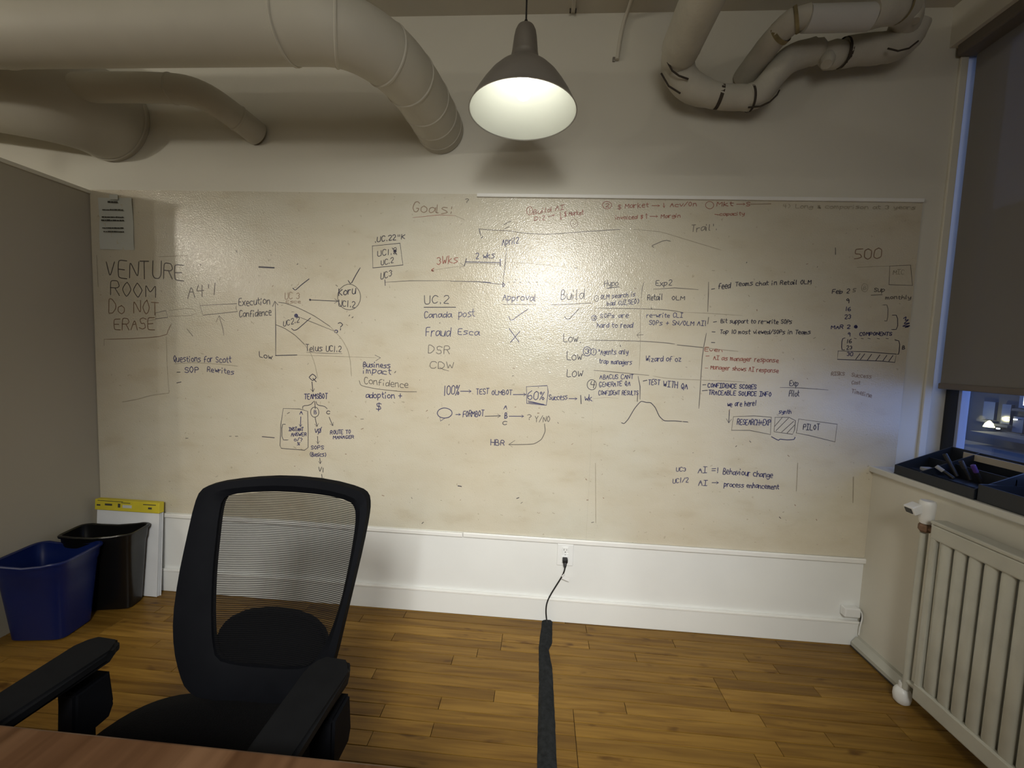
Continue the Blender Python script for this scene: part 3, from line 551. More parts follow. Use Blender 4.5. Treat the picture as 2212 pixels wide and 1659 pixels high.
LIN=[('venture','N',2.5,0,[(0.342,1.461),(0.398,1.474),(0.407,1.44),(0.341,1.431),(0.342,1.461)]),
('venture','G',2.5,0,[(0.413,1.475),(0.547,1.493),(0.569,1.456),(0.414,1.445)]),
('venture','N',2.5,0,[(0.582,1.505),(0.776,1.52),(0.771,1.497),(0.78,1.481),(0.596,1.457),(0.582,1.505)]),
('venture','N',2.8,0,[(0.706,1.361),(0.699,1.402),(0.682,1.455)]),
('venture','N',2.6,0,[(0.665,1.424),(0.682,1.457),(0.711,1.431)]),
('venture','N',2.2,0,[(0.51,1.385),(0.54,1.35)]),
('venture','F',3,0,[(0.056,1.317),(0.243,1.328),(0.397,1.346),(0.41,1.379),(0.426,1.407)]),
('venture','G',3,0,[(0.056,1.317),(0.055,1.286)]),
('venture','G',3,1,[(0.146,0.996),(0.236,1.015),(0.303,1.037),(0.405,1.054)]),
('venture','G',2.5,0,[(0.397,1.341),(0.398,1.194),(0.405,1.054)]),
('venture','G',2.2,0,[(0.367,1.742),(0.518,1.75)]),
('venture','G',2.2,0,[(0.031,1.742),(0.033,1.583)]),
('venture','G',2.2,0,[(0.341,1.428),(0.291,1.417)]),
('questions','G',2.5,1,[(0.439,1.205),(0.535,1.216),(0.669,1.214),(0.778,1.207)]),
('questions','K',2.8,0,[(0.451,1.163),(0.468,1.164)]),
('questions','K',2.8,0,[(0.449,1.108),(0.472,1.114)]),
('graph','K',3,0,[(0.978,1.268),(0.979,1.379),(0.977,1.535)]),
('graph','K',3.4,0,[(0.963,1.512),(0.975,1.537),(0.991,1.52)]),
('graph','K',3.2,0,[(0.978,1.268),(1.09,1.275)]),
('graph','G',2.4,0,[(1.09,1.275),(1.305,1.276),(1.499,1.276)]),
('graph','K',3,0,[(1.489,1.289),(1.517,1.277),(1.494,1.262)]),
('graph','N',2.6,1,[(0.994,1.533),(1.027,1.53),(1.09,1.511),(1.176,1.473),(1.261,1.421)]),
('graph','G',2.6,1,[(1.261,1.421),(1.321,1.361),(1.352,1.307),(1.364,1.255),(1.37,1.181)]),
('graph','N',2.6,1,[(0.981,1.421),(1.025,1.406),(1.08,1.373),(1.128,1.329)]),
('graph','G',2.8,1,[(1.128,1.329),(1.162,1.284),(1.181,1.236),(1.198,1.16)]),
('graph','N',2.6,0,[(1.094,1.466),(1.159,1.443),(1.278,1.401)]),
('graph','B',2.5,1,[(1.086,1.47),(1.086,1.469),(1.086,1.469),(1.085,1.469),(1.084,1.469),(1.084,1.469),(1.084,1.469),(1.083,1.47),(1.083,1.47),(1.084,1.471),(1.084,1.471),(1.085,1.471),(1.085,1.471),(1.086,1.471),(1.086,1.471),(1.086,1.47),(1.086,1.47)]),
('graph','B',2.5,1,[(1.09,1.469),(1.089,1.467),(1.087,1.466),(1.085,1.465),(1.083,1.465),(1.082,1.466),(1.08,1.468),(1.08,1.469),(1.08,1.471),(1.081,1.473),(1.083,1.474),(1.084,1.475),(1.086,1.475),(1.088,1.474),(1.089,1.472),(1.09,1.47),(1.09,1.469)]),
('graph','B',2.5,1,[(1.093,1.468),(1.091,1.465),(1.089,1.463),(1.086,1.462),(1.082,1.462),(1.079,1.463),(1.077,1.466),(1.076,1.469),(1.077,1.472),(1.078,1.475),(1.081,1.477),(1.084,1.478),(1.087,1.478),(1.09,1.476),(1.092,1.474),(1.093,1.471),(1.093,1.468)]),
('graph','B',3.4,1,[(1.298,1.397),(1.296,1.395),(1.294,1.393),(1.291,1.393),(1.287,1.393),(1.285,1.394),(1.283,1.396),(1.282,1.398),(1.282,1.4),(1.284,1.403),(1.286,1.404),(1.289,1.405),(1.292,1.405),(1.295,1.404),(1.297,1.402),(1.298,1.4),(1.298,1.397)]),
('graph','K',3,1,[(1.061,1.405),(1.073,1.396),(1.09,1.401),(1.159,1.461)]),
('graph','K',3.4,1,[(1.068,1.604),(1.08,1.593),(1.111,1.621),(1.151,1.651)]),
('graph','K',2.5,1,[(1.157,1.549),(1.157,1.549),(1.157,1.549),(1.156,1.549),(1.156,1.549),(1.156,1.549),(1.156,1.549),(1.156,1.549),(1.156,1.55),(1.156,1.55),(1.156,1.55),(1.156,1.55),(1.156,1.55),(1.157,1.55),(1.157,1.55),(1.157,1.549),(1.157,1.549)]),
('graph','K',2.5,1,[(1.158,1.549),(1.158,1.548),(1.157,1.548),(1.157,1.547),(1.156,1.547),(1.155,1.548),(1.154,1.548),(1.154,1.549),(1.154,1.55),(1.155,1.551),(1.155,1.551),(1.156,1.551),(1.157,1.551),(1.158,1.551),(1.158,1.55),(1.159,1.55),(1.158,1.549)]),
('graph','K',2.5,1,[(1.16,1.548),(1.159,1.547),(1.158,1.546),(1.157,1.546),(1.155,1.546),(1.154,1.547),(1.153,1.548),(1.153,1.549),(1.153,1.55),(1.153,1.552),(1.155,1.553),(1.156,1.553),(1.157,1.553),(1.159,1.552),(1.16,1.551),(1.16,1.55),(1.16,1.548)]),
('graph','K',2.6,0,[(1.156,1.549),(1.298,1.547)]),
('graph','K',2.6,0,[(1.281,1.536),(1.298,1.547),(1.282,1.558)]),
('graph','N',2.2,0,[(1.138,1.29),(1.226,1.289),(1.321,1.29)]),
('graph','N',2.6,1,[(1.41,1.551),(1.4,1.53),(1.382,1.513),(1.36,1.506),(1.338,1.508),(1.317,1.519),(1.303,1.538),(1.296,1.561),(1.298,1.586),(1.309,1.607),(1.327,1.623),(1.348,1.631),(1.371,1.629),(1.391,1.618),(1.406,1.599),(1.413,1.576),(1.41,1.551)]),
('graph','K',3.2,0,[(1.349,1.649),(1.363,1.629),(1.384,1.67),(1.409,1.711)]),
('flow','K',3.2,0,[(1.167,1.143),(1.172,1.094)]),
('flow','K',3.2,0,[(1.161,1.106),(1.172,1.094),(1.18,1.109)]),
('flow','K',2.6,0,[(1.119,1.005),(1.119,1.021),(1.158,1.025),(1.179,1.048)]),
('flow','K',2.6,0,[(1.182,1.045),(1.184,1.008)]),
('flow','K',2.6,0,[(1.189,1.046),(1.194,1.027),(1.232,1.024),(1.247,1.011)]),
('flow','K',2.4,1,[(1.203,0.985),(1.199,0.975),(1.192,0.969),(1.184,0.966),(1.175,0.966),(1.168,0.971),(1.163,0.978),(1.16,0.988),(1.161,0.998),(1.165,1.007),(1.172,1.014),(1.18,1.017),(1.188,1.016),(1.196,1.012),(1.201,1.004),(1.203,0.995),(1.203,0.985)]),
('flow','K',2.4,0,[(1.017,1.002),(1.102,1.004),(1.145,0.994),(1.148,0.895),(1.148,0.809),(1.129,0.794),(1.006,0.797),(0.999,0.811),(1.004,0.919),(1.017,1.002)]),
('flow','K',2.6,0,[(1.029,0.922),(1.009,0.921),(1.009,0.84),(1.043,0.842)]),
('flow','B',3,0,[(1.109,0.964),(1.107,0.914)]),
('flow','B',3,0,[(1.1,0.925),(1.107,0.914),(1.115,0.925)]),
('flow','K',2.6,0,[(1.184,0.963),(1.194,0.919)]),
('flow','K',2.6,0,[(1.182,0.93),(1.194,0.919),(1.201,0.934)]),
('flow','K',2.6,0,[(1.257,0.969),(1.276,0.927)]),
('flow','K',2.6,0,[(1.262,0.935),(1.276,0.927),(1.279,0.944)]),
('flow','B',2.6,0,[(1.199,0.879),(1.218,0.917)]),
('flow','K',2.4,0,[(1.197,0.869),(1.199,0.831)]),
('flow','K',2.4,0,[(1.19,0.842),(1.199,0.831),(1.207,0.844)]),
('flow','K',2.6,0,[(1.209,0.758),(1.212,0.729)]),
('flow','K',2.6,0,[(1.202,0.74),(1.212,0.729),(1.219,0.743)]),
('flow','K',2.6,0,[(1.219,0.674),(1.224,0.643)]),
('flow','K',2.6,0,[(1.214,0.654),(1.224,0.643),(1.231,0.657)]),
('impact','N',2.4,1,[(1.41,1.16),(1.418,1.135),(1.498,1.122),(1.625,1.114),(1.702,1.117)]),
('timeline','K',2.8,0,[(1.468,1.816),(1.605,1.832),(1.621,1.729),(1.472,1.712),(1.468,1.816)]),
('timeline','K',2.5,1,[(1.582,1.794),(1.582,1.793),(1.581,1.793),(1.581,1.793),(1.581,1.793),(1.58,1.793),(1.58,1.794),(1.58,1.794),(1.58,1.794),(1.58,1.795),(1.58,1.795),(1.581,1.795),(1.581,1.795),(1.582,1.795),(1.582,1.795),(1.582,1.794),(1.582,1.794)]),
('timeline','K',2.5,1,[(1.584,1.793),(1.584,1.792),(1.583,1.791),(1.581,1.791),(1.58,1.791),(1.579,1.791),(1.578,1.792),(1.577,1.794),(1.577,1.795),(1.578,1.796),(1.579,1.797),(1.58,1.798),(1.582,1.798),(1.583,1.797),(1.584,1.796),(1.585,1.795),(1.584,1.793)]),
('timeline','K',2.5,1,[(1.587,1.792),(1.586,1.79),(1.584,1.789),(1.582,1.788),(1.579,1.788),(1.577,1.789),(1.575,1.791),(1.574,1.793),(1.575,1.796),(1.576,1.798),(1.578,1.8),(1.58,1.8),(1.583,1.8),(1.585,1.799),(1.586,1.797),(1.587,1.795),(1.587,1.792)]),
('timeline','K',2.4,0,[(1.567,1.809),(1.59,1.777)]),
('timeline','N',2.4,0,[(1.533,1.645),(1.661,1.655),(1.859,1.66)]),
('timeline','K',3,0,[(1.859,1.658),(1.99,1.659),(2.108,1.649)]),
('timeline','B',2.6,0,[(2.014,1.659),(2.05,1.656)]),
('timeline','K',2.6,0,[(1.533,1.656),(1.535,1.629)]),
('timeline','B',3,0,[(2.108,1.657),(2.12,1.649),(2.109,1.633),(2.11,1.66)]),
('timeline','K',2.6,0,[(2.122,1.818),(2.116,1.736),(2.11,1.657)]),
('timeline','G',2.2,0,[(1.765,1.708),(1.846,1.721),(1.922,1.734)]),
('timeline','R',3.4,0,[(1.774,1.717),(1.758,1.706),(1.777,1.702),(1.763,1.708)]),
('timeline','N',2.4,0,[(1.902,1.744),(1.923,1.731),(1.898,1.722)]),
('timeline','K',3,0,[(1.93,1.766),(1.922,1.734)]),
('timeline','B',2.8,0,[(1.929,1.751),(2.094,1.751)]),
('timeline','N',1.6,0,[(1.929,1.745),(2.094,1.744)]),
('timeline','B',3.4,0,[(2.093,1.766),(2.094,1.735)]),
('timeline','G',1.8,0,[(2.114,1.755),(2.246,1.75),(2.404,1.736)]),
('timeline','N',2,0,[(2.132,1.66),(2.141,1.66)]),
('timeline','N',2,0,[(2.159,1.661),(2.168,1.661)]),
('timeline','N',2,0,[(2.188,1.662),(2.197,1.662)]),
('timeline','N',2,0,[(2.228,1.663),(2.236,1.663)]),
('timeline','N',2,0,[(2.267,1.664),(2.276,1.664)]),
('timeline','N',2,0,[(2.311,1.665),(2.32,1.665)]),
('timeline','N',2.2,1,[(1.986,1.906),(2.049,1.901),(2.124,1.9),(2.199,1.89),(2.312,1.886),(2.508,1.904),(2.646,1.915)]),
('timeline','G',2.2,1,[(2.708,1.916),(2.83,1.908),(2.935,1.878),(3.108,1.83)]),
('timeline','K',3,0,[(1.986,1.906),(1.991,1.891),(1.996,1.876)]),
('timeline','K',2.4,0,[(2.007,1.872),(1.999,1.863)]),
('timeline','N',2.4,0,[(2.103,1.927),(2.137,1.945)]),
('timeline','N',2.4,0,[(2.108,1.908),(2.13,1.919)]),
('timeline','N',2.4,0,[(2.879,1.865),(2.854,1.871),(2.8,1.846),(2.794,1.842),(2.805,1.836)]),
('goals','R',1.8,0,[(1.664,1.953),(1.795,1.968),(1.871,1.965)]),
('goals','G',2,0,[(1.871,1.965),(1.918,1.946)]),
('goals','R',2.4,1,[(2.237,1.988),(2.234,1.981),(2.23,1.976),(2.225,1.974),(2.22,1.975),(2.215,1.978),(2.211,1.984),(2.209,1.991),(2.209,1.999),(2.212,2.005),(2.216,2.01),(2.221,2.012),(2.227,2.011),(2.231,2.008),(2.235,2.002),(2.237,1.995),(2.237,1.988)]),
('goals','R',2.4,0,[(2.311,1.967),(2.341,1.976)]),
('goals','R',2.4,0,[(2.336,1.969),(2.341,1.976),(2.332,1.978)]),
('goals','R',2.6,0,[(2.366,1.987),(2.372,1.955)]),
('goals','R',2.6,0,[(2.366,1.962),(2.372,1.955),(2.376,1.963)]),
('goals','F',2,1,[(2.45,1.934),(2.447,1.927),(2.442,1.922),(2.436,1.92),(2.429,1.921),(2.423,1.924),(2.419,1.93),(2.416,1.937),(2.417,1.944),(2.42,1.951),(2.425,1.956),(2.431,1.958),(2.438,1.957),(2.444,1.954),(2.448,1.948),(2.45,1.941),(2.45,1.934)]),
('goals','R',2.2,1,[(2.601,2.019),(2.598,2.013),(2.592,2.009),(2.584,2.007),(2.575,2.007),(2.568,2.01),(2.563,2.015),(2.56,2.021),(2.56,2.028),(2.564,2.034),(2.57,2.038),(2.578,2.04),(2.586,2.039),(2.594,2.036),(2.599,2.031),(2.602,2.025),(2.601,2.019)]),
('goals','R',2.4,0,[(2.785,2.024),(2.819,2.024)]),
('goals','R',2.4,0,[(2.812,2.019),(2.819,2.024),(2.811,2.029)]),
('goals','R',2.4,0,[(2.837,2.035),(2.84,2.016)]),
('goals','R',2.4,0,[(2.834,2.023),(2.84,2.016),(2.844,2.024)]),
('goals','R',2.4,0,[(2.764,1.965),(2.762,1.988)]),
('goals','R',2.4,0,[(2.768,1.981),(2.762,1.988),(2.758,1.981)]),
('goals','R',2.4,0,[(2.778,1.976),(2.813,1.976)]),
('goals','R',2.4,0,[(2.807,1.971),(2.813,1.976),(2.806,1.981)]),
('goals','R',2,1,[(3.06,2.025),(3.057,2.019),(3.052,2.015),(3.045,2.013),(3.038,2.014),(3.032,2.017),(3.027,2.021),(3.024,2.028),(3.024,2.034),(3.028,2.04),(3.033,2.044),(3.04,2.046),(3.047,2.045),(3.053,2.042),(3.058,2.037),(3.061,2.031),(3.06,2.025)]),
('goals','R',2.2,0,[(3.161,2.035),(3.197,2.036)]),
('goals','R',2.2,0,[(3.191,2.031),(3.197,2.036),(3.19,2.04)]),
('goals','F',2.2,0,[(3.222,2.036),(3.311,2.039)]),
('goals','R',2.2,0,[(3.068,1.989),(3.087,1.987)]),
('approval','K',3,0,[(1.73,1.53),(1.885,1.535)]),
('approval','N',2.6,0,[(1.813,1.243),(1.832,1.232),(1.859,1.226)]),
('approval','N',2.2,0,[(2.114,1.555),(2.271,1.559)]),
('approval','B',2.6,0,[(2.143,1.498),(2.155,1.476),(2.189,1.504),(2.237,1.538)]),
('approval','B',2.8,0,[(2.147,1.441),(2.199,1.376)]),
('approval','B',2.8,0,[(2.199,1.429),(2.156,1.375)]),
('approval','N',2.4,0,[(2.342,1.559),(2.531,1.573)]),
('approval','K',2.8,0,[(2.406,1.508),(2.426,1.489),(2.453,1.519),(2.478,1.548)]),
('test','B',3,0,[(1.92,1.129),(1.972,1.131)]),
('test','B',3,0,[(1.962,1.123),(1.972,1.131),(1.961,1.138)]),
('test','B',3,0,[(2.179,1.124),(2.24,1.127)]),
('test','B',3,0,[(2.23,1.119),(2.24,1.127),(2.229,1.133)]),
('test','B',3,0,[(2.241,1.165),(2.341,1.174),(2.347,1.145),(2.341,1.079),(2.246,1.084),(2.241,1.165)]),
('test','B',3,0,[(2.252,1.096),(2.332,1.081)]),
('test','B',3,0,[(2.255,1.089),(2.327,1.083)]),
('test','B',2.8,0,[(2.448,1.116),(2.486,1.117)]),
('test','B',2.8,0,[(2.477,1.111),(2.486,1.117),(2.477,1.123)]),
('test','K',3,0,[(2.503,1.134),(2.507,1.094)]),
('test','G',1.8,0,[(2.561,1.121),(2.626,1.13),(2.681,1.128)]),
('test','B',3,1,[(1.88,1.012),(1.873,1.003),(1.862,0.996),(1.848,0.993),(1.834,0.993),(1.821,0.997),(1.812,1.004),(1.807,1.014),(1.809,1.023),(1.815,1.032),(1.826,1.039),(1.84,1.043),(1.854,1.042),(1.867,1.038),(1.877,1.031),(1.881,1.022),(1.88,1.012)]),
('test','B',3,0,[(1.822,0.996),(1.824,0.977),(1.843,0.99)]),
('test','B',2.8,0,[(1.9,1.013),(1.923,1.014)]),
('test','B',2.8,0,[(1.915,1.009),(1.923,1.014),(1.915,1.019)]),
('test','K',2.6,0,[(2.045,1.011),(2.12,1.017)]),
('test','K',2.6,0,[(2.107,1.007),(2.12,1.017),(2.106,1.025)]),
('test','B',2.8,0,[(2.163,1.017),(2.233,1.02)]),
('test','B',2.8,0,[(2.224,1.013),(2.233,1.02),(2.224,1.026)]),
('test','N',2.8,1,[(2.336,0.988),(2.342,0.952),(2.325,0.91),(2.29,0.886),(2.225,0.88),(2.166,0.877)]),
('test','N',2.8,0,[(2.195,0.899),(2.166,0.877),(2.184,0.866)]),
('table','K',2.6,0,[(2.599,1.644),(2.656,1.652)]),
('table','K',2,1,[(2.563,1.592),(2.562,1.587),(2.559,1.583),(2.556,1.581),(2.552,1.582),(2.548,1.584),(2.546,1.589),(2.544,1.594),(2.544,1.599),(2.546,1.604),(2.549,1.608),(2.552,1.609),(2.556,1.609),(2.56,1.606),(2.562,1.602),(2.564,1.597),(2.563,1.592)]),
('table','N',2.4,0,[(2.55,1.55),(2.758,1.554),(2.873,1.553),(2.954,1.543)]),
('table','G',2.2,0,[(2.954,1.543),(3.064,1.542),(3.223,1.536)]),
('table','B',2.2,1,[(2.559,1.501),(2.557,1.496),(2.554,1.493),(2.55,1.491),(2.545,1.492),(2.541,1.494),(2.538,1.498),(2.536,1.503),(2.536,1.508),(2.538,1.512),(2.542,1.515),(2.546,1.517),(2.551,1.517),(2.555,1.514),(2.558,1.511),(2.56,1.506),(2.559,1.501)]),
('table','N',2.4,0,[(2.77,1.676),(2.763,1.653),(2.762,1.601)]),
('table','G',2.2,0,[(2.762,1.601),(2.76,1.554),(2.77,1.398),(2.771,1.265)]),
('table','N',2.6,0,[(2.533,1.399),(2.709,1.403),(2.855,1.401),(2.928,1.395)]),
('table','N',2.6,0,[(2.939,1.391),(3.058,1.383)]),
('table','G',2.4,0,[(3.058,1.383),(3.214,1.371)]),
('table','N',2,0,[(2.78,1.433),(2.753,1.43)]),
('table','N',2,0,[(2.765,1.446),(2.751,1.43),(2.762,1.418)]),
('table','N',2.6,0,[(2.815,1.645),(2.911,1.654),(3.017,1.649)]),
('table','B',2.6,1,[(2.541,1.34),(2.538,1.332),(2.533,1.327),(2.526,1.324),(2.519,1.324),(2.512,1.328),(2.507,1.335),(2.505,1.343),(2.505,1.352),(2.508,1.359),(2.513,1.365),(2.52,1.367),(2.527,1.367),(2.534,1.363),(2.539,1.357),(2.541,1.348),(2.541,1.34)]),
('table','B',2.4,1,[(2.566,1.34),(2.564,1.335),(2.561,1.331),(2.556,1.329),(2.551,1.33),(2.546,1.332),(2.542,1.337),(2.541,1.343),(2.541,1.349),(2.543,1.354),(2.547,1.358),(2.552,1.36),(2.557,1.359),(2.561,1.357),(2.565,1.352),(2.567,1.346),(2.566,1.34)]),
('table','N',2.8,0,[(2.56,1.257),(2.659,1.252),(2.818,1.243)]),
('table','G',2.4,0,[(2.837,1.241),(2.908,1.231),(3.115,1.231),(3.262,1.23)]),
('table','K',2.4,1,[(2.574,1.181),(2.571,1.172),(2.564,1.166),(2.556,1.163),(2.548,1.164),(2.54,1.168),(2.534,1.175),(2.531,1.184),(2.532,1.194),(2.535,1.202),(2.542,1.209),(2.55,1.212),(2.558,1.211),(2.566,1.207),(2.572,1.2),(2.575,1.191),(2.574,1.181)]),
('table','K',3,0,[(2.768,1.236),(2.78,1.188),(2.783,1.128)]),
('table','N',3,0,[(2.771,1.159),(2.771,1.117)]),
('table','K',3,0,[(2.793,1.215),(2.81,1.22)]),
('table','K',2.8,1,[(2.703,1.011),(2.716,1.007),(2.734,1.03),(2.76,1.083),(2.788,1.12),(2.812,1.114),(2.834,1.115),(2.857,1.092),(2.877,1.051),(2.902,1.029),(2.951,1.032),(3.011,1.03)]),
('table','N',2.8,0,[(3.062,1.684),(3.065,1.62),(3.067,1.55)]),
('table','N',2.6,0,[(3.073,1.523),(3.071,1.493)]),
('table','N',2.6,0,[(3.068,1.45),(3.057,1.359),(3.057,1.239),(3.058,1.167),(3.058,1.097)]),
('notes','K',2.6,0,[(3.077,1.652),(3.091,1.655)]),
('notes','K',2.6,0,[(3.096,1.502),(3.11,1.505)]),
('notes','K',2.6,0,[(3.093,1.457),(3.107,1.457)]),
('notes','K',2.6,0,[(3.094,1.408),(3.109,1.408)]),
('notes','G',2.4,0,[(3.147,1.375),(3.216,1.371)]),
('notes','R',2.4,0,[(3.073,1.344),(3.088,1.345)]),
('notes','R',2,0,[(3.073,1.288),(3.086,1.288)]),
('notes','N',2.6,0,[(3.418,1.211),(3.512,1.213),(3.63,1.209)]),
('notes','K',2.6,0,[(3.068,1.209),(3.082,1.21)]),
('notes','K',2.6,0,[(3.068,1.181),(3.091,1.184)]),
('notes','K',2.6,0,[(3.198,1.097),(3.199,1.035)]),
('notes','K',2.6,0,[(3.187,1.053),(3.199,1.035),(3.21,1.052)]),
('notes','N',2.6,0,[(3.218,1.065),(3.31,1.073),(3.389,1.071),(3.392,0.989),(3.296,1.004),(3.214,1.0),(3.218,1.065)]),
('notes','N',2.6,0,[(3.406,1.071),(3.468,1.074),(3.498,1.06),(3.498,1.017),(3.491,0.995),(3.407,1.003),(3.406,1.071)]),
('notes','N',2.4,0,[(3.407,1.028),(3.439,1.073)]),
('notes','N',2.4,0,[(3.415,1.008),(3.466,1.07)]),
('notes','N',2.4,0,[(3.441,1.003),(3.49,1.056)]),
('notes','N',2.4,0,[(3.466,1.0),(3.496,1.039)]),
('notes','N',2.6,0,[(3.512,1.068),(3.684,1.052),(3.682,0.969),(3.562,0.994),(3.507,1.002),(3.512,1.068)]),
('notes','B',3,1,[(3.397,0.979),(3.421,0.967),(3.431,0.963),(3.435,0.97),(3.469,0.967),(3.5,0.971),(3.503,0.982)]),
('ai','B',2.6,0,[(3.143,0.744),(3.172,0.746)]),
('ai','B',2.6,0,[(3.164,0.739),(3.172,0.746),(3.163,0.752)]),
('schedule','N',2.6,0,[(3.605,1.85),(3.608,1.821)]),
('schedule','N',2.4,0,[(3.844,1.775),(3.931,1.781),(3.948,1.692),(3.848,1.693),(3.844,1.775)]),
('schedule','G',2,0,[(3.706,1.766),(3.84,1.775)]),
('schedule','G',2.2,1,[(3.76,1.671),(3.758,1.665),(3.754,1.66),(3.749,1.658),(3.744,1.659),(3.739,1.662),(3.735,1.667),(3.733,1.674),(3.733,1.682),(3.735,1.688),(3.738,1.693),(3.743,1.695),(3.749,1.694),(3.754,1.691),(3.758,1.685),(3.76,1.679),(3.76,1.671)]),
('schedule','N',2.2,0,[(3.777,1.644),(3.824,1.648)]),
('schedule','B',2.5,1,[(3.726,1.501),(3.726,1.5),(3.725,1.5),(3.725,1.5),(3.725,1.5),(3.724,1.5),(3.724,1.501),(3.724,1.501),(3.724,1.501),(3.724,1.502),(3.724,1.502),(3.725,1.502),(3.725,1.502),(3.725,1.502),(3.726,1.502),(3.726,1.501),(3.726,1.501)]),
('schedule','B',2.5,1,[(3.728,1.5),(3.728,1.499),(3.727,1.498),(3.725,1.497),(3.724,1.497),(3.723,1.498),(3.722,1.499),(3.721,1.501),(3.721,1.502),(3.722,1.504),(3.723,1.505),(3.724,1.505),(3.726,1.505),(3.727,1.504),(3.728,1.503),(3.728,1.502),(3.728,1.5)]),
('schedule','B',2.5,1,[(3.731,1.499),(3.73,1.497),(3.728,1.495),(3.726,1.495),(3.723,1.495),(3.721,1.496),(3.719,1.498),(3.718,1.5),(3.718,1.503),(3.719,1.505),(3.721,1.507),(3.724,1.508),(3.726,1.508),(3.728,1.506),(3.73,1.504),(3.731,1.502),(3.731,1.499)]),
('schedule','N',2,0,[(3.722,1.449),(3.732,1.447)]),
('schedule','N',2,0,[(3.752,1.45),(3.762,1.448)]),
('schedule','N',2,0,[(3.781,1.451),(3.792,1.449)]),
('schedule','N',2,0,[(3.821,1.452),(3.831,1.45)]),
('schedule','N',2,0,[(3.859,1.453),(3.869,1.452)]),
('schedule','K',2.8,0,[(3.683,1.449),(3.67,1.445),(3.672,1.394),(3.686,1.395)]),
('schedule','K',2.6,0,[(3.658,1.389),(3.777,1.39),(3.91,1.384),(3.907,1.346),(3.855,1.35),(3.658,1.351),(3.658,1.389)]),
('schedule','K',2.6,0,[(3.738,1.354),(3.754,1.38)]),
('schedule','K',2.6,0,[(3.758,1.354),(3.774,1.38)]),
('schedule','K',2.6,0,[(3.789,1.353),(3.804,1.379)]),
('schedule','K',2.6,0,[(3.825,1.352),(3.84,1.378)]),
('schedule','K',2.6,0,[(3.855,1.351),(3.87,1.377)]),
('schedule','K',2.6,0,[(3.881,1.351),(3.896,1.377)]),
('schedule','N',2.4,0,[(3.831,1.602),(3.854,1.603),(3.858,1.53),(3.845,1.532)]),
('schedule','K',2.6,0,[(3.875,1.558),(3.898,1.559),(3.905,1.495),(3.879,1.494)]),
('schedule','K',2.8,0,[(3.897,1.448),(3.92,1.443),(3.921,1.384),(3.914,1.384)]),
('schedule','B',3,1,[(3.925,1.545),(3.936,1.554),(3.932,1.535),(3.949,1.542),(3.926,1.52),(3.957,1.527),(3.919,1.508),(3.96,1.515),(3.931,1.504),(3.949,1.508)]),
('smears','K',5.5,0,[(0.894,1.703),(0.971,1.701)]),
('smears','K',3,0,[(0.905,0.852),(0.969,0.85)]),
('smears','K',3.4,0,[(1.921,0.656),(1.938,0.654)]),
('smears','K',3,0,[(2.215,0.61),(2.226,0.615)]),
('smears','K',2,0,[(0.776,1.782),(0.779,1.773)]),
('smears','N',2.4,0,[(0.586,1.71),(0.591,1.706)]),
('smears','N',2.4,0,[(0.729,0.845),(0.739,0.846)]),
('smears','N',2.4,0,[(0.761,0.847),(0.774,0.848)]),
('smears','N',2,0,[(1.42,0.967),(1.434,0.968)]),
('smears','G',2.2,0,[(2.59,0.808),(2.607,0.513)]),
('smears','G',3,0,[(3.525,0.86),(3.53,0.727)]),
('smears','G',3.5,0,[(3.778,0.808),(3.787,0.687)]),
('smears','N',2.6,0,[(0.491,0.821),(0.504,0.824)]),
('smears','N',2.3,0,[(1.296,1.619),(1.287,1.625)]),
('smears','G',1.9,0,[(2.302,1.413),(2.303,1.416)]),
('smears','G',3.1,0,[(1.087,1.61),(1.075,1.607)]),
('smears','G',2.0,0,[(1.378,1.404),(1.381,1.401)]),
('smears','G',2.9,0,[(3.273,0.708),(3.269,0.709)]),
('smears','F',1.7,0,[(1.34,1.435),(1.35,1.43)]),
('smears','F',2.5,0,[(2.297,1.399),(2.306,1.395)]),
('smears','F',2.2,0,[(2.181,1.25),(2.173,1.253)]),
('smears','G',2.3,0,[(3.074,1.737),(3.085,1.737)]),
('smears','G',3.2,0,[(2.632,0.902),(2.625,0.903)]),
('smears','F',1.8,0,[(1.189,0.919),(1.187,0.918)]),
('smears','F',1.7,0,[(2.558,1.534),(2.548,1.538)]),
('smears','G',1.7,0,[(2.982,1.029),(2.991,1.033)]),
('smears','G',3.0,0,[(0.583,1.264),(0.594,1.261)]),
('smears','F',2.0,0,[(3.493,1.777),(3.486,1.775)]),
('smears','G',2.0,0,[(3.292,0.722),(3.285,0.723)]),
('smears','G',2.1,0,[(0.964,1.245),(0.952,1.251)]),
('smears','F',3.2,0,[(1.076,0.708),(1.078,0.709)]),
('smears','G',2.5,0,[(0.889,1.661),(0.9,1.66)]),
('smears','F',3.2,0,[(2.308,1.039),(2.3,1.038)]),
('smears','G',2.3,0,[(2.991,1.288),(2.985,1.289)]),
('smears','G',2.6,0,[(0.62,1.179),(0.618,1.183)]),
('smears','F',1.9,0,[(1.137,1.7),(1.13,1.703)]),
('smears','G',3.0,0,[(3.248,1.624),(3.244,1.629)]),
('smears','G',2.3,0,[(2.404,0.545),(2.394,0.549)]),
('smears','G',2.1,0,[(3.331,0.686),(3.335,0.682)]),
('smears','G',2.6,0,[(2.623,0.754),(2.627,0.757)]),
('smears','G',3.0,0,[(3.482,0.623),(3.477,0.621)]),
('smears','G',2.8,0,[(1.149,1.235),(1.144,1.23)]),
('smears','N',2.5,0,[(3.3,0.954),(3.306,0.948)]),
('smears','G',1.5,0,[(1.238,1.745),(1.247,1.75)]),
('smears','G',2.4,0,[(3.13,0.824),(3.138,0.828)]),
('smears','N',3.1,0,[(2.678,1.374),(2.677,1.38)]),
('smears','F',2.5,0,[(2.735,1.645),(2.727,1.646)]),
('smears','G',2.0,0,[(2.982,1.146),(2.978,1.151)]),
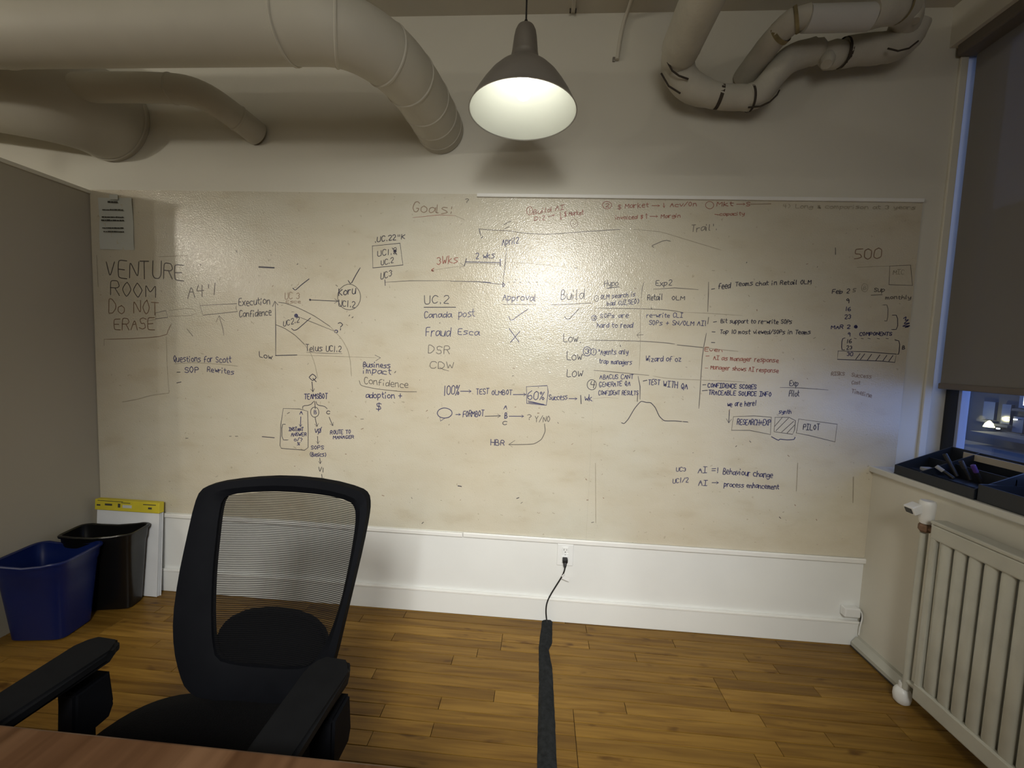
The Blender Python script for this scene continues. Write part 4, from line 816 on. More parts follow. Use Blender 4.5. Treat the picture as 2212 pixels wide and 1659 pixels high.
('smears','G',2.8,0,[(3.537,1.255),(3.533,1.259)]),
('smears','G',1.6,0,[(2.138,0.523),(2.148,0.52)]),
('smears','N',3.0,0,[(1.743,0.452),(1.75,0.459)]),
('smears','F',3.1,0,[(3.287,1.56),(3.286,1.565)]),
('smears','G',1.8,0,[(2.334,1.31),(2.326,1.31)]),
('smears','G',2.7,0,[(1.641,1.062),(1.629,1.064)]),
('smears','N',2.4,0,[(2.299,1.162),(2.299,1.164)]),
('smears','G',3.2,0,[(1.486,1.463),(1.489,1.46)]),
('smears','N',2.8,0,[(2.489,1.389),(2.491,1.384)]),
('smears','N',2.2,0,[(2.177,1.216),(2.171,1.214)]),
('smears','N',1.6,0,[(3.6,1.396),(3.593,1.392)]),
('smears','F',2.6,0,[(1.751,1.022),(1.759,1.028)]),
('smears','F',2.6,0,[(2.639,0.637),(2.635,0.64)]),
('smears','G',2.9,0,[(0.582,1.709),(0.589,1.703)]),
('smears','N',2.6,0,[(1.038,0.977),(1.05,0.984)]),
('smears','G',2.6,0,[(3.493,0.585),(3.497,0.582)]),
('smears','F',2.9,0,[(2.547,0.728),(2.552,0.723)]),
('smears','G',2.0,0,[(1.305,1.116),(1.298,1.118)]),
('smears','N',2.4,0,[(2.586,0.512),(2.596,0.515)]),
('smears','F',1.8,0,[(1.966,1.016),(1.967,1.013)]),
('smears','N',2.6,0,[(2.508,1.326),(2.5,1.331)]),
('smears','F',2.5,0,[(3.634,0.592),(3.63,0.597)]),
('smears','N',3.0,0,[(1.37,1.468),(1.376,1.473)]),
('smears','G',1.8,0,[(1.306,1.366),(1.313,1.364)]),
('smears','F',1.5,0,[(2.332,0.545),(2.326,0.541)]),
('smears','F',2.5,0,[(0.779,1.386),(0.782,1.39)]),
('smears','G',3.0,0,[(1.007,1.203),(1.012,1.202)]),
('smears','G',2.4,0,[(2.774,0.88),(2.767,0.875)]),
('smears','G',1.8,0,[(2.089,1.684),(2.098,1.684)]),
('smears','N',2.1,0,[(2.266,1.395),(2.263,1.396)]),
('smears','G',1.9,0,[(1.019,1.543),(1.02,1.543)]),
('smears','N',3.2,0,[(2.809,1.559),(2.814,1.553)]),
('smears','G',2.9,0,[(3.465,1.343),(3.466,1.348)]),
('smears','F',3.1,0,[(2.557,0.623),(2.564,0.624)]),
('smears','G',1.9,0,[(2.917,0.763),(2.925,0.761)]),
('smears','F',2.9,0,[(1.545,0.582),(1.535,0.585)]),
('smears','G',2.5,0,[(1.557,1.625),(1.558,1.619)]),
('smears','G',2.3,0,[(1.676,1.656),(1.677,1.655)]),
('smears','G',2.1,0,[(1.343,1.495),(1.345,1.5)]),
('smears','G',1.6,0,[(1.541,1.102),(1.535,1.105)]),
('smears','G',1.5,0,[(3.568,0.712),(3.571,0.716)]),
('smears','F',2.9,0,[(1.347,0.785),(1.342,0.786)]),
('smears','N',2.3,0,[(2.458,1.734),(2.448,1.734)]),
('smears','F',2.8,0,[(2.189,1.063),(2.194,1.064)]),
('smears','N',3.1,0,[(1.094,1.723),(1.089,1.72)]),
('smears','N',2.0,0,[(1.866,0.959),(1.869,0.963)]),
('smears','F',2.5,0,[(2.171,1.732),(2.175,1.731)]),
('smears','G',2.6,0,[(2.499,1.39),(2.504,1.385)]),
('smears','N',2.8,0,[(1.355,1.476),(1.359,1.482)]),
('smears','G',1.9,0,[(2.361,1.522),(2.369,1.527)]),
('smears','G',3.0,0,[(3.554,1.447),(3.546,1.442)]),
('smears','G',2.8,0,[(1.109,0.799),(1.117,0.797)]),
('smears','F',2.8,0,[(1.391,0.981),(1.398,0.977)]),
('smears','G',1.6,0,[(3.582,1.609),(3.573,1.613)]),
('smears','F',2.7,0,[(3.528,0.661),(3.532,0.656)]),
('smears','G',2.2,0,[(0.856,1.482),(0.858,1.482)]),
('smears','N',2.9,0,[(1.589,1.206),(1.595,1.213)]),
('smears','G',2.1,0,[(1.02,1.461),(1.029,1.455)]),
('smears','G',3.1,0,[(2.7,1.309),(2.693,1.311)]),
('smears','G',1.7,0,[(3.574,1.548),(3.57,1.546)]),
('smears','G',3.1,0,[(1.585,1.06),(1.592,1.056)]),
('smears','G',2.3,0,[(2.515,1.343),(2.507,1.349)]),
('smears','N',1.9,0,[(3.047,0.884),(3.044,0.883)]),
('smears','G',3.2,0,[(0.687,1.635),(0.688,1.64)]),
('smears','G',2.7,0,[(2.524,1.027),(2.513,1.027)]),
('smears','G',1.7,0,[(3.047,1.622),(3.049,1.626)]),
('smears','F',1.8,0,[(2.9,1.12),(2.897,1.117)]),
('smears','F',1.9,0,[(2.323,0.545),(2.319,0.545)]),
('smears','G',2.3,0,[(2.29,1.316),(2.297,1.322)]),
('smears','G',1.7,0,[(2.537,1.537),(2.541,1.536)]),
('smears','G',2.7,0,[(0.663,0.634),(0.651,0.628)]),
('smears','G',2.0,0,[(1.008,1.517),(1.017,1.52)]),
('smears','G',3.0,0,[(2.619,0.825),(2.615,0.826)]),
('smears','F',1.6,0,[(0.497,1.027),(0.496,1.033)]),
('smears','F',1.8,0,[(1.933,0.583),(1.937,0.587)]),
('smears','G',3.2,0,[(1.084,0.802),(1.072,0.808)]),
('smears','N',1.6,0,[(1.485,1.087),(1.485,1.089)]),
('smears','G',2.7,0,[(1.073,1.488),(1.062,1.488)]),
('smears','F',2.4,0,[(0.962,1.609),(0.966,1.614)]),
('smears','G',2.5,0,[(2.43,1.048),(2.419,1.054)]),
('smears','F',2.5,0,[(1.423,0.916),(1.434,0.921)]),
('smears','N',1.8,0,[(1.716,1.176),(1.716,1.174)]),
('smears','G',1.9,0,[(2.302,1.041),(2.304,1.041)]),
('smears','F',1.8,0,[(2.478,0.899),(2.47,0.893)]),
('smears','N',2.5,0,[(3.243,0.928),(3.239,0.923)]),
('smears','G',2.9,0,[(1.064,1.621),(1.06,1.616)]),
('smears','F',1.6,0,[(1.099,1.623),(1.088,1.618)]),
('smears','G',1.9,0,[(0.494,0.854),(0.487,0.847)]),
('smears','N',3.1,0,[(1.81,1.457),(1.808,1.457)]),
('smears','G',1.6,0,[(1.645,1.703),(1.634,1.696)]),
('smears','G',3.2,0,[(1.958,0.819),(1.954,0.821)]),
('smears','F',1.7,0,[(2.688,1.78),(2.685,1.784)]),
('smears','G',2.2,0,[(1.685,1.022),(1.675,1.023)]),
('smears','F',1.7,0,[(1.213,1.714),(1.204,1.715)]),
('smears','N',2.0,0,[(1.686,0.583),(1.69,0.577)]),
('smears','G',2.9,0,[(1.84,0.576),(1.836,0.577)]),
('smears','N',2.2,0,[(2.167,1.674),(2.172,1.67)]),
('smears','N',2.0,0,[(2.403,0.993),(2.399,0.999)]),
('smears','G',2.5,0,[(3.317,1.028),(3.323,1.032)]),
('smears','N',2.2,0,[(2.237,0.587),(2.244,0.593)]),
('smears','N',2.8,0,[(3.225,1.778),(3.224,1.775)]),
('smears','F',1.8,0,[(1.442,1.574),(1.443,1.568)]),
('smears','N',2.8,0,[(3.463,0.597),(3.47,0.591)]),
('smears','F',2.6,0,[(3.477,0.895),(3.484,0.89)]),
('smears','N',1.9,0,[(3.534,1.762),(3.536,1.766)]),
('smears','G',2.3,0,[(2.594,1.563),(2.598,1.563)]),
('smears','G',2.8,0,[(0.953,1.74),(0.944,1.736)]),
('smears','F',2.9,0,[(3.196,1.091),(3.199,1.098)]),
('smears','G',1.9,0,[(0.874,0.762),(0.881,0.768)])]

LAB = {'venture': 'faded VENTURE ROOM DO NOT ERASE notice at far left', 'questions': 'blue Questions for Scott list', 'graph': 'execution confidence graph with curves', 'flow': 'blue branching flow chart under a Q', 'impact': 'business impact and confidence note',
 'timeline': 'timeline with 2 wks and red 3 wks spans', 'goals': 'red goals line along the top', 'approval': 'UC.2 list with approval and build columns', 'test': '100% to 60% test flow with boxed figure', 'table': 'ruled hypothesis and experiment table',
 'notes': 'note column with research and pilot boxes', 'ai': 'AI behaviour change and process enhancement lines', 'schedule': 'dated schedule column under 500 at far right', 'smears': 'stray marks, specks and old smears'}
rr = random.Random(3); keys = 'KBRFGN'
for c in LAB:
    bm = bmesh.new(); k = 0
    for row in TXT:
        if row[0] != c: continue
        for st in strokes(row[3], row[4], row[5], row[6], row[7], row[8], rr):
            ribbon(bm, st, row[2] * .00125, -0.0050 - (k % 40) * 1e-6, keys.index(row[1])); k += 1
    for row in LIN:
        if row[0] != c: continue
        pts = chaikin(list(row[4]), 2) if row[3] else (chaikin(list(row[4]), 1) if len(row[4]) > 3 and row[4][0] != row[4][-1] else list(row[4]))
        ribbon(bm, pts, row[2] * .00125, -0.0050 - (k % 40) * 1e-6, keys.index(row[1])); k += 1
    bmesh.ops.recalc_face_normals(bm, faces=bm.faces[:])
    o = obj('marker_writing', bm, None, wb, mats=[M['ink' + q] for q in keys]); o['label'] = LAB[c]; o['kind'] = 'stuff'
# printed sheet taped at the top left corner
ps = thing('paper_notice', 'printed paper notice taped to the top left corner of the whiteboard', 'paper', (0.145, -0.006, 1.77))
bm = bmesh.new(); g = [[bm.verts.new((0.052 + .186 * i / 6, -0.0062 - .006 * (max(0, i - 4) / 2) ** 2 * (j / 8) - .002 * math.sin(i * 1.1 + j), 1.772 + .254 * j / 8)) for i in range(7)] for j in range(9)]
for j in range(8):
    for i in range(6): bm.faces.new((g[j][i], g[j][i + 1], g[j + 1][i + 1], g[j + 1][i]))
obj('sheet', bm, M['sheet'], ps, True)
bm = bmesh.new()
for (x0, x1, z, h) in [(.108, .160, 2.0, .010), (.078, .190, 1.963, .006), (.074, .190, 1.927, .007), (.070, .192, 1.911, .007), (.074, .188, 1.874, .006), (.080, .190, 1.856, .006)]:
    x = x0
    while x < x1: q = random.uniform(.006, .02); box(bm, x, min(x1, x + q), -0.0125, -0.0122, z, z + h * random.uniform(.7, 1.1)); x += q + .002
obj('printed_lines', bm, M['print'], ps)['kind'] = 'stuff'
obj('tape', B(0.12, 0.165, -0.0135, -0.013, 2.015, 2.04), M['sheet'], ps)

# ------------------------------------------------------------ pendants
def pendant_profile():
    return [(.010, .292), (.020, .290), (.030, .283), (.036, .270), (.040, .250), (.0435, .220), (.0465, .195), (.048, .190), (.0475, .187), (.051, .172), (.056, .165), (.075, .152), (.100, .132), (.125, .106), (.147, .076), (.166, .046), (.180, .020), (.190, 0.0)]
PX, PY, PZ = 2.204, -0.475, 2.172
pd = thing('pendant_lamp', 'grey metal dome pendant lamp with its bulb lit, hanging before the board', 'lamp', (PX, PY, PZ))
pr = pendant_profile(); bm = bmesh.new(); lathe(bm, [(r, z) for r, z in pr] + [(.1915, -.001), (.1885, -.002), (.1875, .001)], (PX, PY, PZ), 64)
obj('shade', bm, M['metal'], pd, True)
bm = bmesh.new(); lathe(bm, [(max(r - .003, .002), z - .001 if z > .01 else z + .0008) for r, z in pr if z < .2] + [], (PX, PY, PZ), 64)
lathe(bm, [(.001, .188), (.0445, .188)], (PX, PY, PZ), 64); obj('reflector', bm, M['enamel'], pd, True)
bm = bmesh.new(); lathe(bm, [(.001, .042), (.010, .044), (.020, .050), (.028, .062), (.031, .078), (.029, .098), (.022, .118), (.014, .135), (.013, .15), (.001, .15)], (PX, PY, PZ), 24); obj('bulb', bm, M['bulb'], pd, True)
bm = bmesh.new(); lathe(bm, [(.001, .187), (.018, .187), (.018, .151), (.001, .151)], (PX, PY, PZ), 20); obj('lamp_holder', bm, M['plastic'], pd, True)
bm = bmesh.new(); lathe(bm, [(.010, .290), (.009, .298), (.005, .308), (.003, .312)], (PX, PY, PZ), 16); obj('cord_grip', bm, M['black'], pd, True)
bm = bmesh.new(); tube(bm, [(PX, PY, PZ + .30), (PX - .002, PY, PZ + .5), (PX - .004, PY, ZC)], .003, 8); obj('cord', bm, M['black'], pd, True)
for (x, y, z, mt, lb) in [(2.39, -3.08, 2.15, 'globe', 'bare lit globe lamp hanging behind the camera'), (-1.05, -1.83, 2.20, 'globe2', 'bare lit globe lamp beyond the left partition, nearest the board'), (-1.9, -3.6, 2.20, 'globe2', 'bare lit globe lamp beyond the left partition, farther from the board')]:
    q_ = thing('globe_lamp', lb, 'lamp', (x, y, z))
    bm = bmesh.new(); bmesh.ops.create_uvsphere(bm, u_segments=20, v_segments=12, radius=.03 if mt == 'globe2' else .05); bmesh.ops.translate(bm, verts=bm.verts, vec=(x, y, z)); obj('globe', bm, M[mt], q_, True)
    bm = bmesh.new(); cyl(bm, (x, y, z + .06), (x, y, z + .12), .022, 14); obj('lamp_holder', bm, M['black'], q_)
    bm = bmesh.new(); cyl(bm, (x, y, z + .12), (x, y, ZC), .003, 8); obj('cord', bm, M['black'], q_)

# ------------------------------------------------------------ ducts and pipes
def ring(path_pt, nxt, r, w=.006, up=.003):
    bm = bmesh.new(); a = Vector(path_pt); d = (Vector(nxt) - a).normalized(); tube(bm, [a - d * w, a - d * w * .4, a + d * w * .4, a + d * w], [r, r + up, r + up, r], 40, False); return bm
d1 = thing('air_duct', 'large white-painted round duct crossing the upper left and bending into the wall', 'duct', (0.9, -.6, 2.37))
P1 = [(-2.6, -.60, 2.372), (0.5, -.60, 2.372), (1.42, -.60, 2.372)]
bm = bmesh.new(); tube(bm, P1, .103, 40, False); obj('straight_run', bm, M['duct'], d1, True)
elb = smoothpath([(1.42, -.60, 2.372), (1.60, -.60, 2.372), (1.72, -.47, 2.37), (1.765, -.30, 2.365), (1.785, -.12, 2.358), (1.79, 0.0, 2.356)], 3)
bm = bmesh.new(); tube(bm, elb, [.103 + .005 * i / len(elb) for i in range(len(elb))], 40, False); obj('elbow', bm, M['duct'], d1, True)
for f in (0.02, .24, .42, .55, .68, .80, .90):
    i = int(f * (len(elb) - 2)); obj('seam_ring', ring(elb[i], elb[i + 1], .104 + .003 * f), M['duct'], d1, True)
obj('seam_ring', ring((.35, -.6, 2.372), (.5, -.6, 2.372), .103), M['duct'], d1, True)
d3 = thing('air_duct', 'wide white duct with a slim branch meeting the wall at the top left corner', 'duct', (0.136, 0, 2.2))
P3 = smoothpath([(0.136, -0.001, 2.40), (0.136, -0.03, 2.40), (.136, -.13, 2.40), (.02, -.22, 2.41), (-.5, -.27, 2.47), (-1.2, -.28, 2.55), (-2.6, -.28, 2.6)], 3)
bm = bmesh.new(); tube(bm, P3, .197, 44, False); obj('body', bm, M['duct'], d3, True); obj('seam_ring', ring(P3[9], P3[10], .198), M['duct'], d3, True)
P2 = smoothpath([(.10, -.235, 2.412), (.62, -.235, 2.412), (.78, -.215, 2.405), (.86, -.10, 2.36), (.885, -.001, 2.340)], 3)
bm = bmesh.new(); tube(bm, P2, .057, 32, False); br_ = obj('branch_duct', bm, M['duct'], d3, True); br_['label'] = 'slim branch duct bending into the wall'
obj('seam_ring', ring(P2[-12], P2[-11], .057), M['duct'], d3, True); obj('seam_ring', ring(P2[14], P2[15], .057), M['duct'], d3, True)
# insulated pipes
def lump(pts, rads, amp, seg=20):
    bm = bmesh.new(); tube(bm, pts, rads, seg, True); q = random.Random(5)
    for v in bm.verts:
        n_ = math.sin(v.co.x * 41) + math.sin(v.co.z * 53 + 1) + math.sin(v.co.y * 47 + 2); v.co += Vector((q.uniform(-1, 1), q.uniform(-1, 1), q.uniform(-1, 1))) * amp * .25 + Vector((0, 0, n_ * amp * .4))
    return bm
pa = thing('insulated_pipe', 'thick lagged white pipe along the ceiling bending right in a cracked low elbow', 'pipe', (3.0, -.1, 2.45))
A0 = [(2.77, -4.9, 2.60), (2.80, -1.5, 2.585), (2.812, -.5, 2.578), (2.815, -.20, 2.575)]
bm = bmesh.new(); tube(bm, A0, .076, 28, False); obj('lagging_run', bm, M['pipe'], pa, True)
A1 = smoothpath([(2.815, -.22, 2.575), (2.820, -.13, 2.560), (2.86, -.11, 2.50), (2.93, -.105, 2.462), (3.0, -.10, 2.448), (3.09, -.10, 2.439), (3.15, -.10, 2.44)], 2)
obj('cracked_elbow', lump(A1, [.076 - .029 * min(1, i / (len(A1) * .6)) for i in range(len(A1))], .004), M['pipe'], pa, True)
A2 = smoothpath([(3.13, -.10, 2.438), (3.18, -.10, 2.455), (3.235, -.10, 2.53), (3.29, -.10, 2.60), (3.38, -.10, 2.625)], 2)
obj('rising_elbow', lump(A2, [.050] * len(A2), .004), M['pipe'], pa, True)
for (a, c, r) in [((3.005, -.1, 2.447), (3.02, -.1, 2.445), .0475), ((3.135, -.1, 2.438), (3.145, -.1, 2.44), .0515)]:
    bm = bmesh.new(); tube(bm, [a, c], r, 28, False); obj('lagging_crack', bm, M['crack'], pa, True)
bm = bmesh.new()
for seg in ([(2.765, -.20, 2.522), (2.79, -.185, 2.497), (2.82, -.18, 2.480), (2.86, -.175, 2.470)], [(2.755, -.15, 2.51), (2.79, -.145, 2.462), (2.84, -.145, 2.432)], [(2.94, -.11, 2.508), (2.955, -.12, 2.497), (2.975, -.12, 2.491), (3.0, -.12, 2.488)], [(3.13, -.12, 2.390), (3.18, -.115, 2.397), (3.215, -.12, 2.412), (3.245, -.115, 2.443), (3.26, -.1, 2.47)]):
    tube(bm, seg, .0035, 6)
obj('split_seam', bm, M['crack'], pa)['kind'] = 'stuff'
pv = thing('pipe_valve', 'bulky lagged valve and fittings between the two ceiling pipes', 'valve', (3.45, -.1, 2.6))
VV = [(3.37, -.1, 2.622), (3.40, -.1, 2.62), (3.42, -.1, 2.616), (3.45, -.1, 2.612), (3.475, -.1, 2.613), (3.50, -.1, 2.618)]
obj('valve_body', lump(VV, [.045, .047, .036, .05, .05, .042], .006), M['pipe'], pv, True)
obj('valve_stub', lump([(3.44, -.11, 2.60), (3.425, -.13, 2.565), (3.42, -.135, 2.548)], [.026, .027, .02], .003), M['pipe'], pv, True)
bm = bmesh.new(); tube(bm, [(3.496, -.1, 2.617), (3.512, -.1, 2.619)], .054, 28, False); obj('dark_gap_ring', bm, M['crack'], pv)
VE = smoothpath([(3.505, -.1, 2.62), (3.60, -.1, 2.631), (3.68, -.1, 2.638), (3.74, -.1, 2.66), (3.75, -.12, 2.72)], 2)
obj('lagged_elbow', lump(VE, [.055 if i < len(VE) * .5 else .06 for i in range(len(VE))], .004), M['pipe'], pv, True)
bm = bmesh.new(); tube(bm, [(3.63, -.165, 2.588), (3.67, -.165, 2.578), (3.71, -.165, 2.588), (3.745, -.16, 2.618)], .0035, 6); obj('split_seam', bm, M['crack'], pv)
pb = thing('insulated_pipe', 'upper lagged pipe with a clean paper sleeve close under the ceiling', 'pipe', (3.4, -.25, 2.65))
bm = bmesh.new(); tube(bm, [(3.262, -.25, 2.640), (3.40, -.25, 2.641), (3.497, -.25, 2.642)], .044, 36); obj('paper_sleeve', bm, M['wrap'], pb, True)
BR = smoothpath([(3.49, -.25, 2.655), (3.56, -.245, 2.672), (3.63, -.22, 2.70), (3.69, -.17, 2.705), (3.72, -.10, 2.68)], 2)
obj('right_elbow', lump(BR, [.052] * len(BR), .004), M['pipe'], pb, True)
obj('lagging_tail', lump([(3.66, -.22, 2.73), (3.685, -.21, 2.69), (3.68, -.21, 2.655)], [.03, .028, .02], .002), M['pipe'], pb, True)
BL = smoothpath([(3.27, -.25, 2.648), (3.225, -.24, 2.645), (3.20, -.20, 2.64), (3.165, -.09, 2.60), (3.150, -.001, 2.575)], 2)
obj('left_elbow', lump(BL, [.046 if i > 5 else .040 for i in range(len(BL))], .003), M['pipe'], pb, True)
for a, c, r in [((3.236, -.244, 2.645), (3.226, -.238, 2.643), .047), ((3.205, -.20, 2.636), (3.198, -.185, 2.632), .0475), ((3.595, -.236, 2.686), (3.605, -.232, 2.690), .0545)]:
    bm = bmesh.new(); tube(bm, [a, c], r, 28, False); obj('lagging_cuff', bm, M['lagging_edge'], pb, True)
cn = thing('conduit', 'thin white conduit coming down the top of the wall near the lagged pipe', 'conduit', (2.6, -.01, 2.65))
bm = bmesh.new(); tube(bm, smoothpath([(2.66, -.9, 2.850), (2.628, -.06, 2.850), (2.615, -.012, 2.835), (2.600, -.010, 2.756), (2.592, -.010, 2.66)], 2), .0085, 10); obj('tube', bm, M['ceil'], cn, True)
obj('clip', B(2.571, 2.582, -.012, 0, 2.655, 2.672, .002), M['metal'], cn)
hg = thing('ceiling_bracket', 'small painted metal bracket on the ceiling right of the lamp cord', 'bracket', (2.385, -.1, 2.86))
obj('strap', B(2.375, 2.393, -.35, -.02, 2.856, 2.866, .002), M['ceil'], hg)
for xx in (2.371, 2.395): obj('bolt', B(xx - .003, xx + .003, -.03, -.02, 2.852, 2.866), M['crack'], hg)

# ------------------------------------------------------------ outlet, cord, floor sleeve
ot = thing('wall_outlet', 'white double power outlet on the low wall under the rail', 'outlet', (2.465, 0, .29))
obj('cover_plate', B(2.425, 2.505, -.0115, -.0041, .288, .398, .003), M['plastic'], ot)
for zc in (.367, .321):
    rc = obj('receptacle', B(2.449, 2.481, -.0135, -.0115, zc - .017, zc + .017, .004), M['plastic'], ot)
    sub('slot', B(2.4575, 2.4595, -.0139, -.0134, zc - .001, zc + .008), M['print'], rc); sub('slot', B(2.4705, 2.4725, -.0139, -.0134, zc - .001, zc + .007), M['print'], rc)
    sub('slot', B(2.463, 2.467, -.0139, -.0134, zc - .011, zc - .006), M['print'], rc)
bm = bmesh.new(); cyl(bm, (2.465, -.0135, .344), (2.465, -.0118, .344), .002, 8); obj('screw', bm, M['metal'], ot)
pc = thing('power_cord', 'black power cord plugged into the outlet and dropping to the floor', 'cord', (2.39, -.03, 0))
bm = B(2.452, 2.477, -.042, -.0145, .314, .335, .004); tube(bm, [(2.4645, -.03, .318), (2.4645, -.042, .305), (2.4645, -.046, .297)], [.010, .008, .005], 10); obj('plug', bm, M['black'], pc, True)
cp = smoothpath([(2.4645, -.044, .300), (2.464, -.044, .285), (2.456, -.034, .25), (2.424, -.030, .188), (2.397, -.030, .136), (2.384, -.032, .100), (2.382, -.034, .064), (2.386, -.036, .03), (2.390, -.045, .010)], 2)
bm = bmesh.new(); tube(bm, cp, .0034, 10); obj('cable', bm, M['black'], pc, True)
obj('cable_tag', B(2.458, 2.495, -.0345, -.034, .232, .250, mtx=Matrix.Translation((2.458, 0, .25)) @ Matrix.Rotation(.35, 4, 'Y') @ Matrix.Translation((-2.458, 0, -.25))), M['plastic'], pc)
bm = bmesh.new(); cyl(bm, (2.462, -.037, .262), (2.454, -.034, .246), .0048, 12); obj('tag_collar', bm, M['plastic'], pc)
cs = thing('cable_sleeve', 'black fabric cable sleeve lying across the floor from the wall', 'cable cover', (2.38, -.4, 0))
Lf = [(2.366, -.024), (2.355, -.15), (2.350, -.214), (2.352, -.424), (2.349, -.593), (2.347, -.78), (2.345, -1.0), (2.343, -1.4)]
Rt = [(2.417, -.018), (2.412, -.176), (2.395, -.22), (2.408, -.332), (2.411, -.586), (2.411, -.76), (2.410, -1.0), (2.412, -1.4)]
def lerp(l_, y):
    for a, c in zip(l_, l_[1:]):
        if a[1] >= y >= c[1]: f = (a[1] - y) / (a[1] - c[1]); return a[0] * (1 - f) + c[0] * f
    return l_[0][0] if y > l_[0][1] else l_[-1][0]
bm = bmesh.new(); rows = []; rs = random.Random(8)
for i in range(90):
    y = -.022 - 1.37 * i / 89; a, c = lerp(Lf, y) + rs.uniform(-.0008, .0008), lerp(Rt, y) + rs.uniform(-.0008, .0008); tw = .5 + .3 * math.sin((y + .25) * 5.0); rw = []
    for j in range(11):
        f = j / 10; hgt = .0015 + .0085 * (math.sin(math.pi * f) ** .6) + .003 * math.exp(-((f - tw) / .07) ** 2); rw.append(bm.verts.new((a + (c - a) * f, y, hgt)))
    rw.append(bm.verts.new((c, y, .0003))); rw.insert(0, bm.verts.new((a, y, .0003))); rows.append(rw)
for a, c in zip(rows, rows[1:]):
    for j in range(len(a) - 1): bm.faces.new((a[j], a[j + 1], c[j + 1], c[j]))
bm.faces.new(rows[0]); bm.faces.new(rows[-1][::-1]); obj('fabric_sleeve', bm, M['sleeve'], cs, True)
# white junction box with its cord in the right corner
jb = thing('junction_box', 'small white box low on the wall in the right corner', 'box', (3.815, 0, .142))
obj('housing', B(3.775, 3.845, -.040, -.0045, .148, .192, .005), M['plastic'], jb)
bm = bmesh.new(); tube(bm, smoothpath([(3.845, -.025, .180), (3.856, -.03, .172), (3.857, -.035, .145), (3.850, -.035, .11), (3.852, -.03, .062)], 2), .003, 8); obj('cord', bm, M['plastic'], jb, True)
bm = bmesh.new(); tube(bm, smoothpath([(3.843, -.028, .158), (3.853, -.03, .150), (3.853, -.03, .128)], 2), .0032, 8); obj('cord', bm, M['sensor'], jb, True)
rwy = thing('cable_raceway', 'white plastic raceway along the foot of the right wall', 'raceway', (3.84, -.15, 0))
bm = bmesh.new(); prism(bm, [(3.8615, .001), (3.826, .001), (3.826, .022), (3.846, .048), (3.8615, .050)], lambda p: (p[0], -.024, p[1]), lambda p: (p[0], -.31, p[1])); obj('channel', bm, M['radiator'], rwy)
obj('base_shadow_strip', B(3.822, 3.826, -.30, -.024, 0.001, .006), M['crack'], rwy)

# ------------------------------------------------------------ radiator
RX, RY0 = 3.76, -.415
rd = thing('radiator', 'cream steel column radiator under the window sill', 'radiator', (3.81, -.9, 0))
nsec = 17; pit = .0492
bm = B(RX, RX + .022, RY0 - nsec * pit - .05, RY0, .700, .755, .006); obj('top_header', bm, M['radiator'], rd)
obj('bottom_header', B(RX, RX + .022, RY0 - nsec * pit - .05, RY0, .075, .140, .006), M['radiator'], rd)
obj('end_stile', B(RX + .001, RX + .020, RY0 - .022, RY0, .132, .708, .005), M['radiator'], rd)
obj('back_panel', B(RX + .045, RX + .052, RY0 - nsec * pit - .05, RY0 - .002, .08, .75), M['radiator'], rd)
obj('top_cap', B(RX - .002, RX + .056, RY0 - nsec * pit - .05, RY0 + .002, .755, .770, .005), M['radiator'], rd)
me = None
for i in range(nsec):
    yc = RY0 - .028 - pit * (i + .5)
    if me is None:
        bm = bmesh.new(); pp = []
        for k in range(13):
            a = math.pi * k / 12; pp.append((-.0195 * math.cos(a), -.015 * math.sin(a)))
        zz = [(.128, .2), (.150, 1), (.69, 1), (.712, .2)]
        rings = [[bm.verts.new((RX + .016 + q[1] * s_ , q[0], z)) for q in pp] for z, s_ in zz]
        for a, c in zip(rings, rings[1:]):
            for k in range(12): bm.faces.new((a[k], a[k + 1], c[k + 1], c[k]))
        bmesh.ops.recalc_face_normals(bm, faces=bm.faces[:])
        o = obj('column', bm, M['radiator'], rd, True); me = o.data
    else:
        o = bpy.data.objects.new('column', me); COL.objects.link(o); o.parent = rd; o.matrix_parent_inverse = Matrix.Translation(rd.location).inverted()
    o.location.y = yc
for yy in (RY0 - .30, RY0 - .8): obj('foot', B(RX + .045, RX + .075, yy - .03, yy, 0.0, .082, .003), M['radiator'], rd)
rp = thing('radiator_pipe', 'painted vertical feed pipe with rusty union beside the radiator', 'pipe', (3.785, -.36, 0))
bm = bmesh.new(); tube(bm, [(3.785, -.362, .07), (3.785, -.366, .70)], .0125, 18); obj('riser', bm, M['radiator'], rp, True)
bm = bmesh.new(); lathe(bm, [(.001, .0), (.018, .002), (.026, .010), (.029, .028), (.028, .048), (.022, .060), (.0145, .066), (.014, .085), (.001, .085)], (3.785, -.350, 0), 24); obj('foot_valve', bm, M['plastic'], rp, True)
bm = bmesh.new(); cyl(bm, (3.785, -.36, .105), (3.79, -.425, .105), .011, 14); obj('tail', bm, M['radiator'], rp, True)
bm = bmesh.new(); lathe(bm, [(.001, .705), (.015, .705), (.021, .712), (.021, .728), (.017, .736), (.001, .736)], (3.785, -.367, 0), 6); tube(bm, [(3.785, -.367, .722), (3.79, -.41, .722)], .009, 10); obj('rusty_union', bm, M['rust'], rp)
tv = thing('radiator_thermostat', 'white thermostatic valve head with dark square display above the radiator pipe', 'valve', (3.785, -.365, .737))
bm = bmesh.new(); lathe(bm, [(.001, .737), (.016, .738), (.019, .745), (.023, .760), (.025, .80), (.025, .818), (.021, .826), (.001, .828)], (3.785, -.367, 0), 32); obj('head', bm, M['plastic'], tv, True)
mt_ = Matrix.Translation((3.752, -.352, .783)) @ Matrix.Rotation(-.45, 4, 'Y')
bm = box(bmesh.new(), -.018, .020, -.022, .020, -.012, .022, .004, mt_); obj('display_block', bm, M['plastic'], tv)
bm = box(bmesh.new(), -.0205, -.0178, -.015, .013, -.004, .016, .0, mt_); obj('display', bm, M['sensor'], tv)

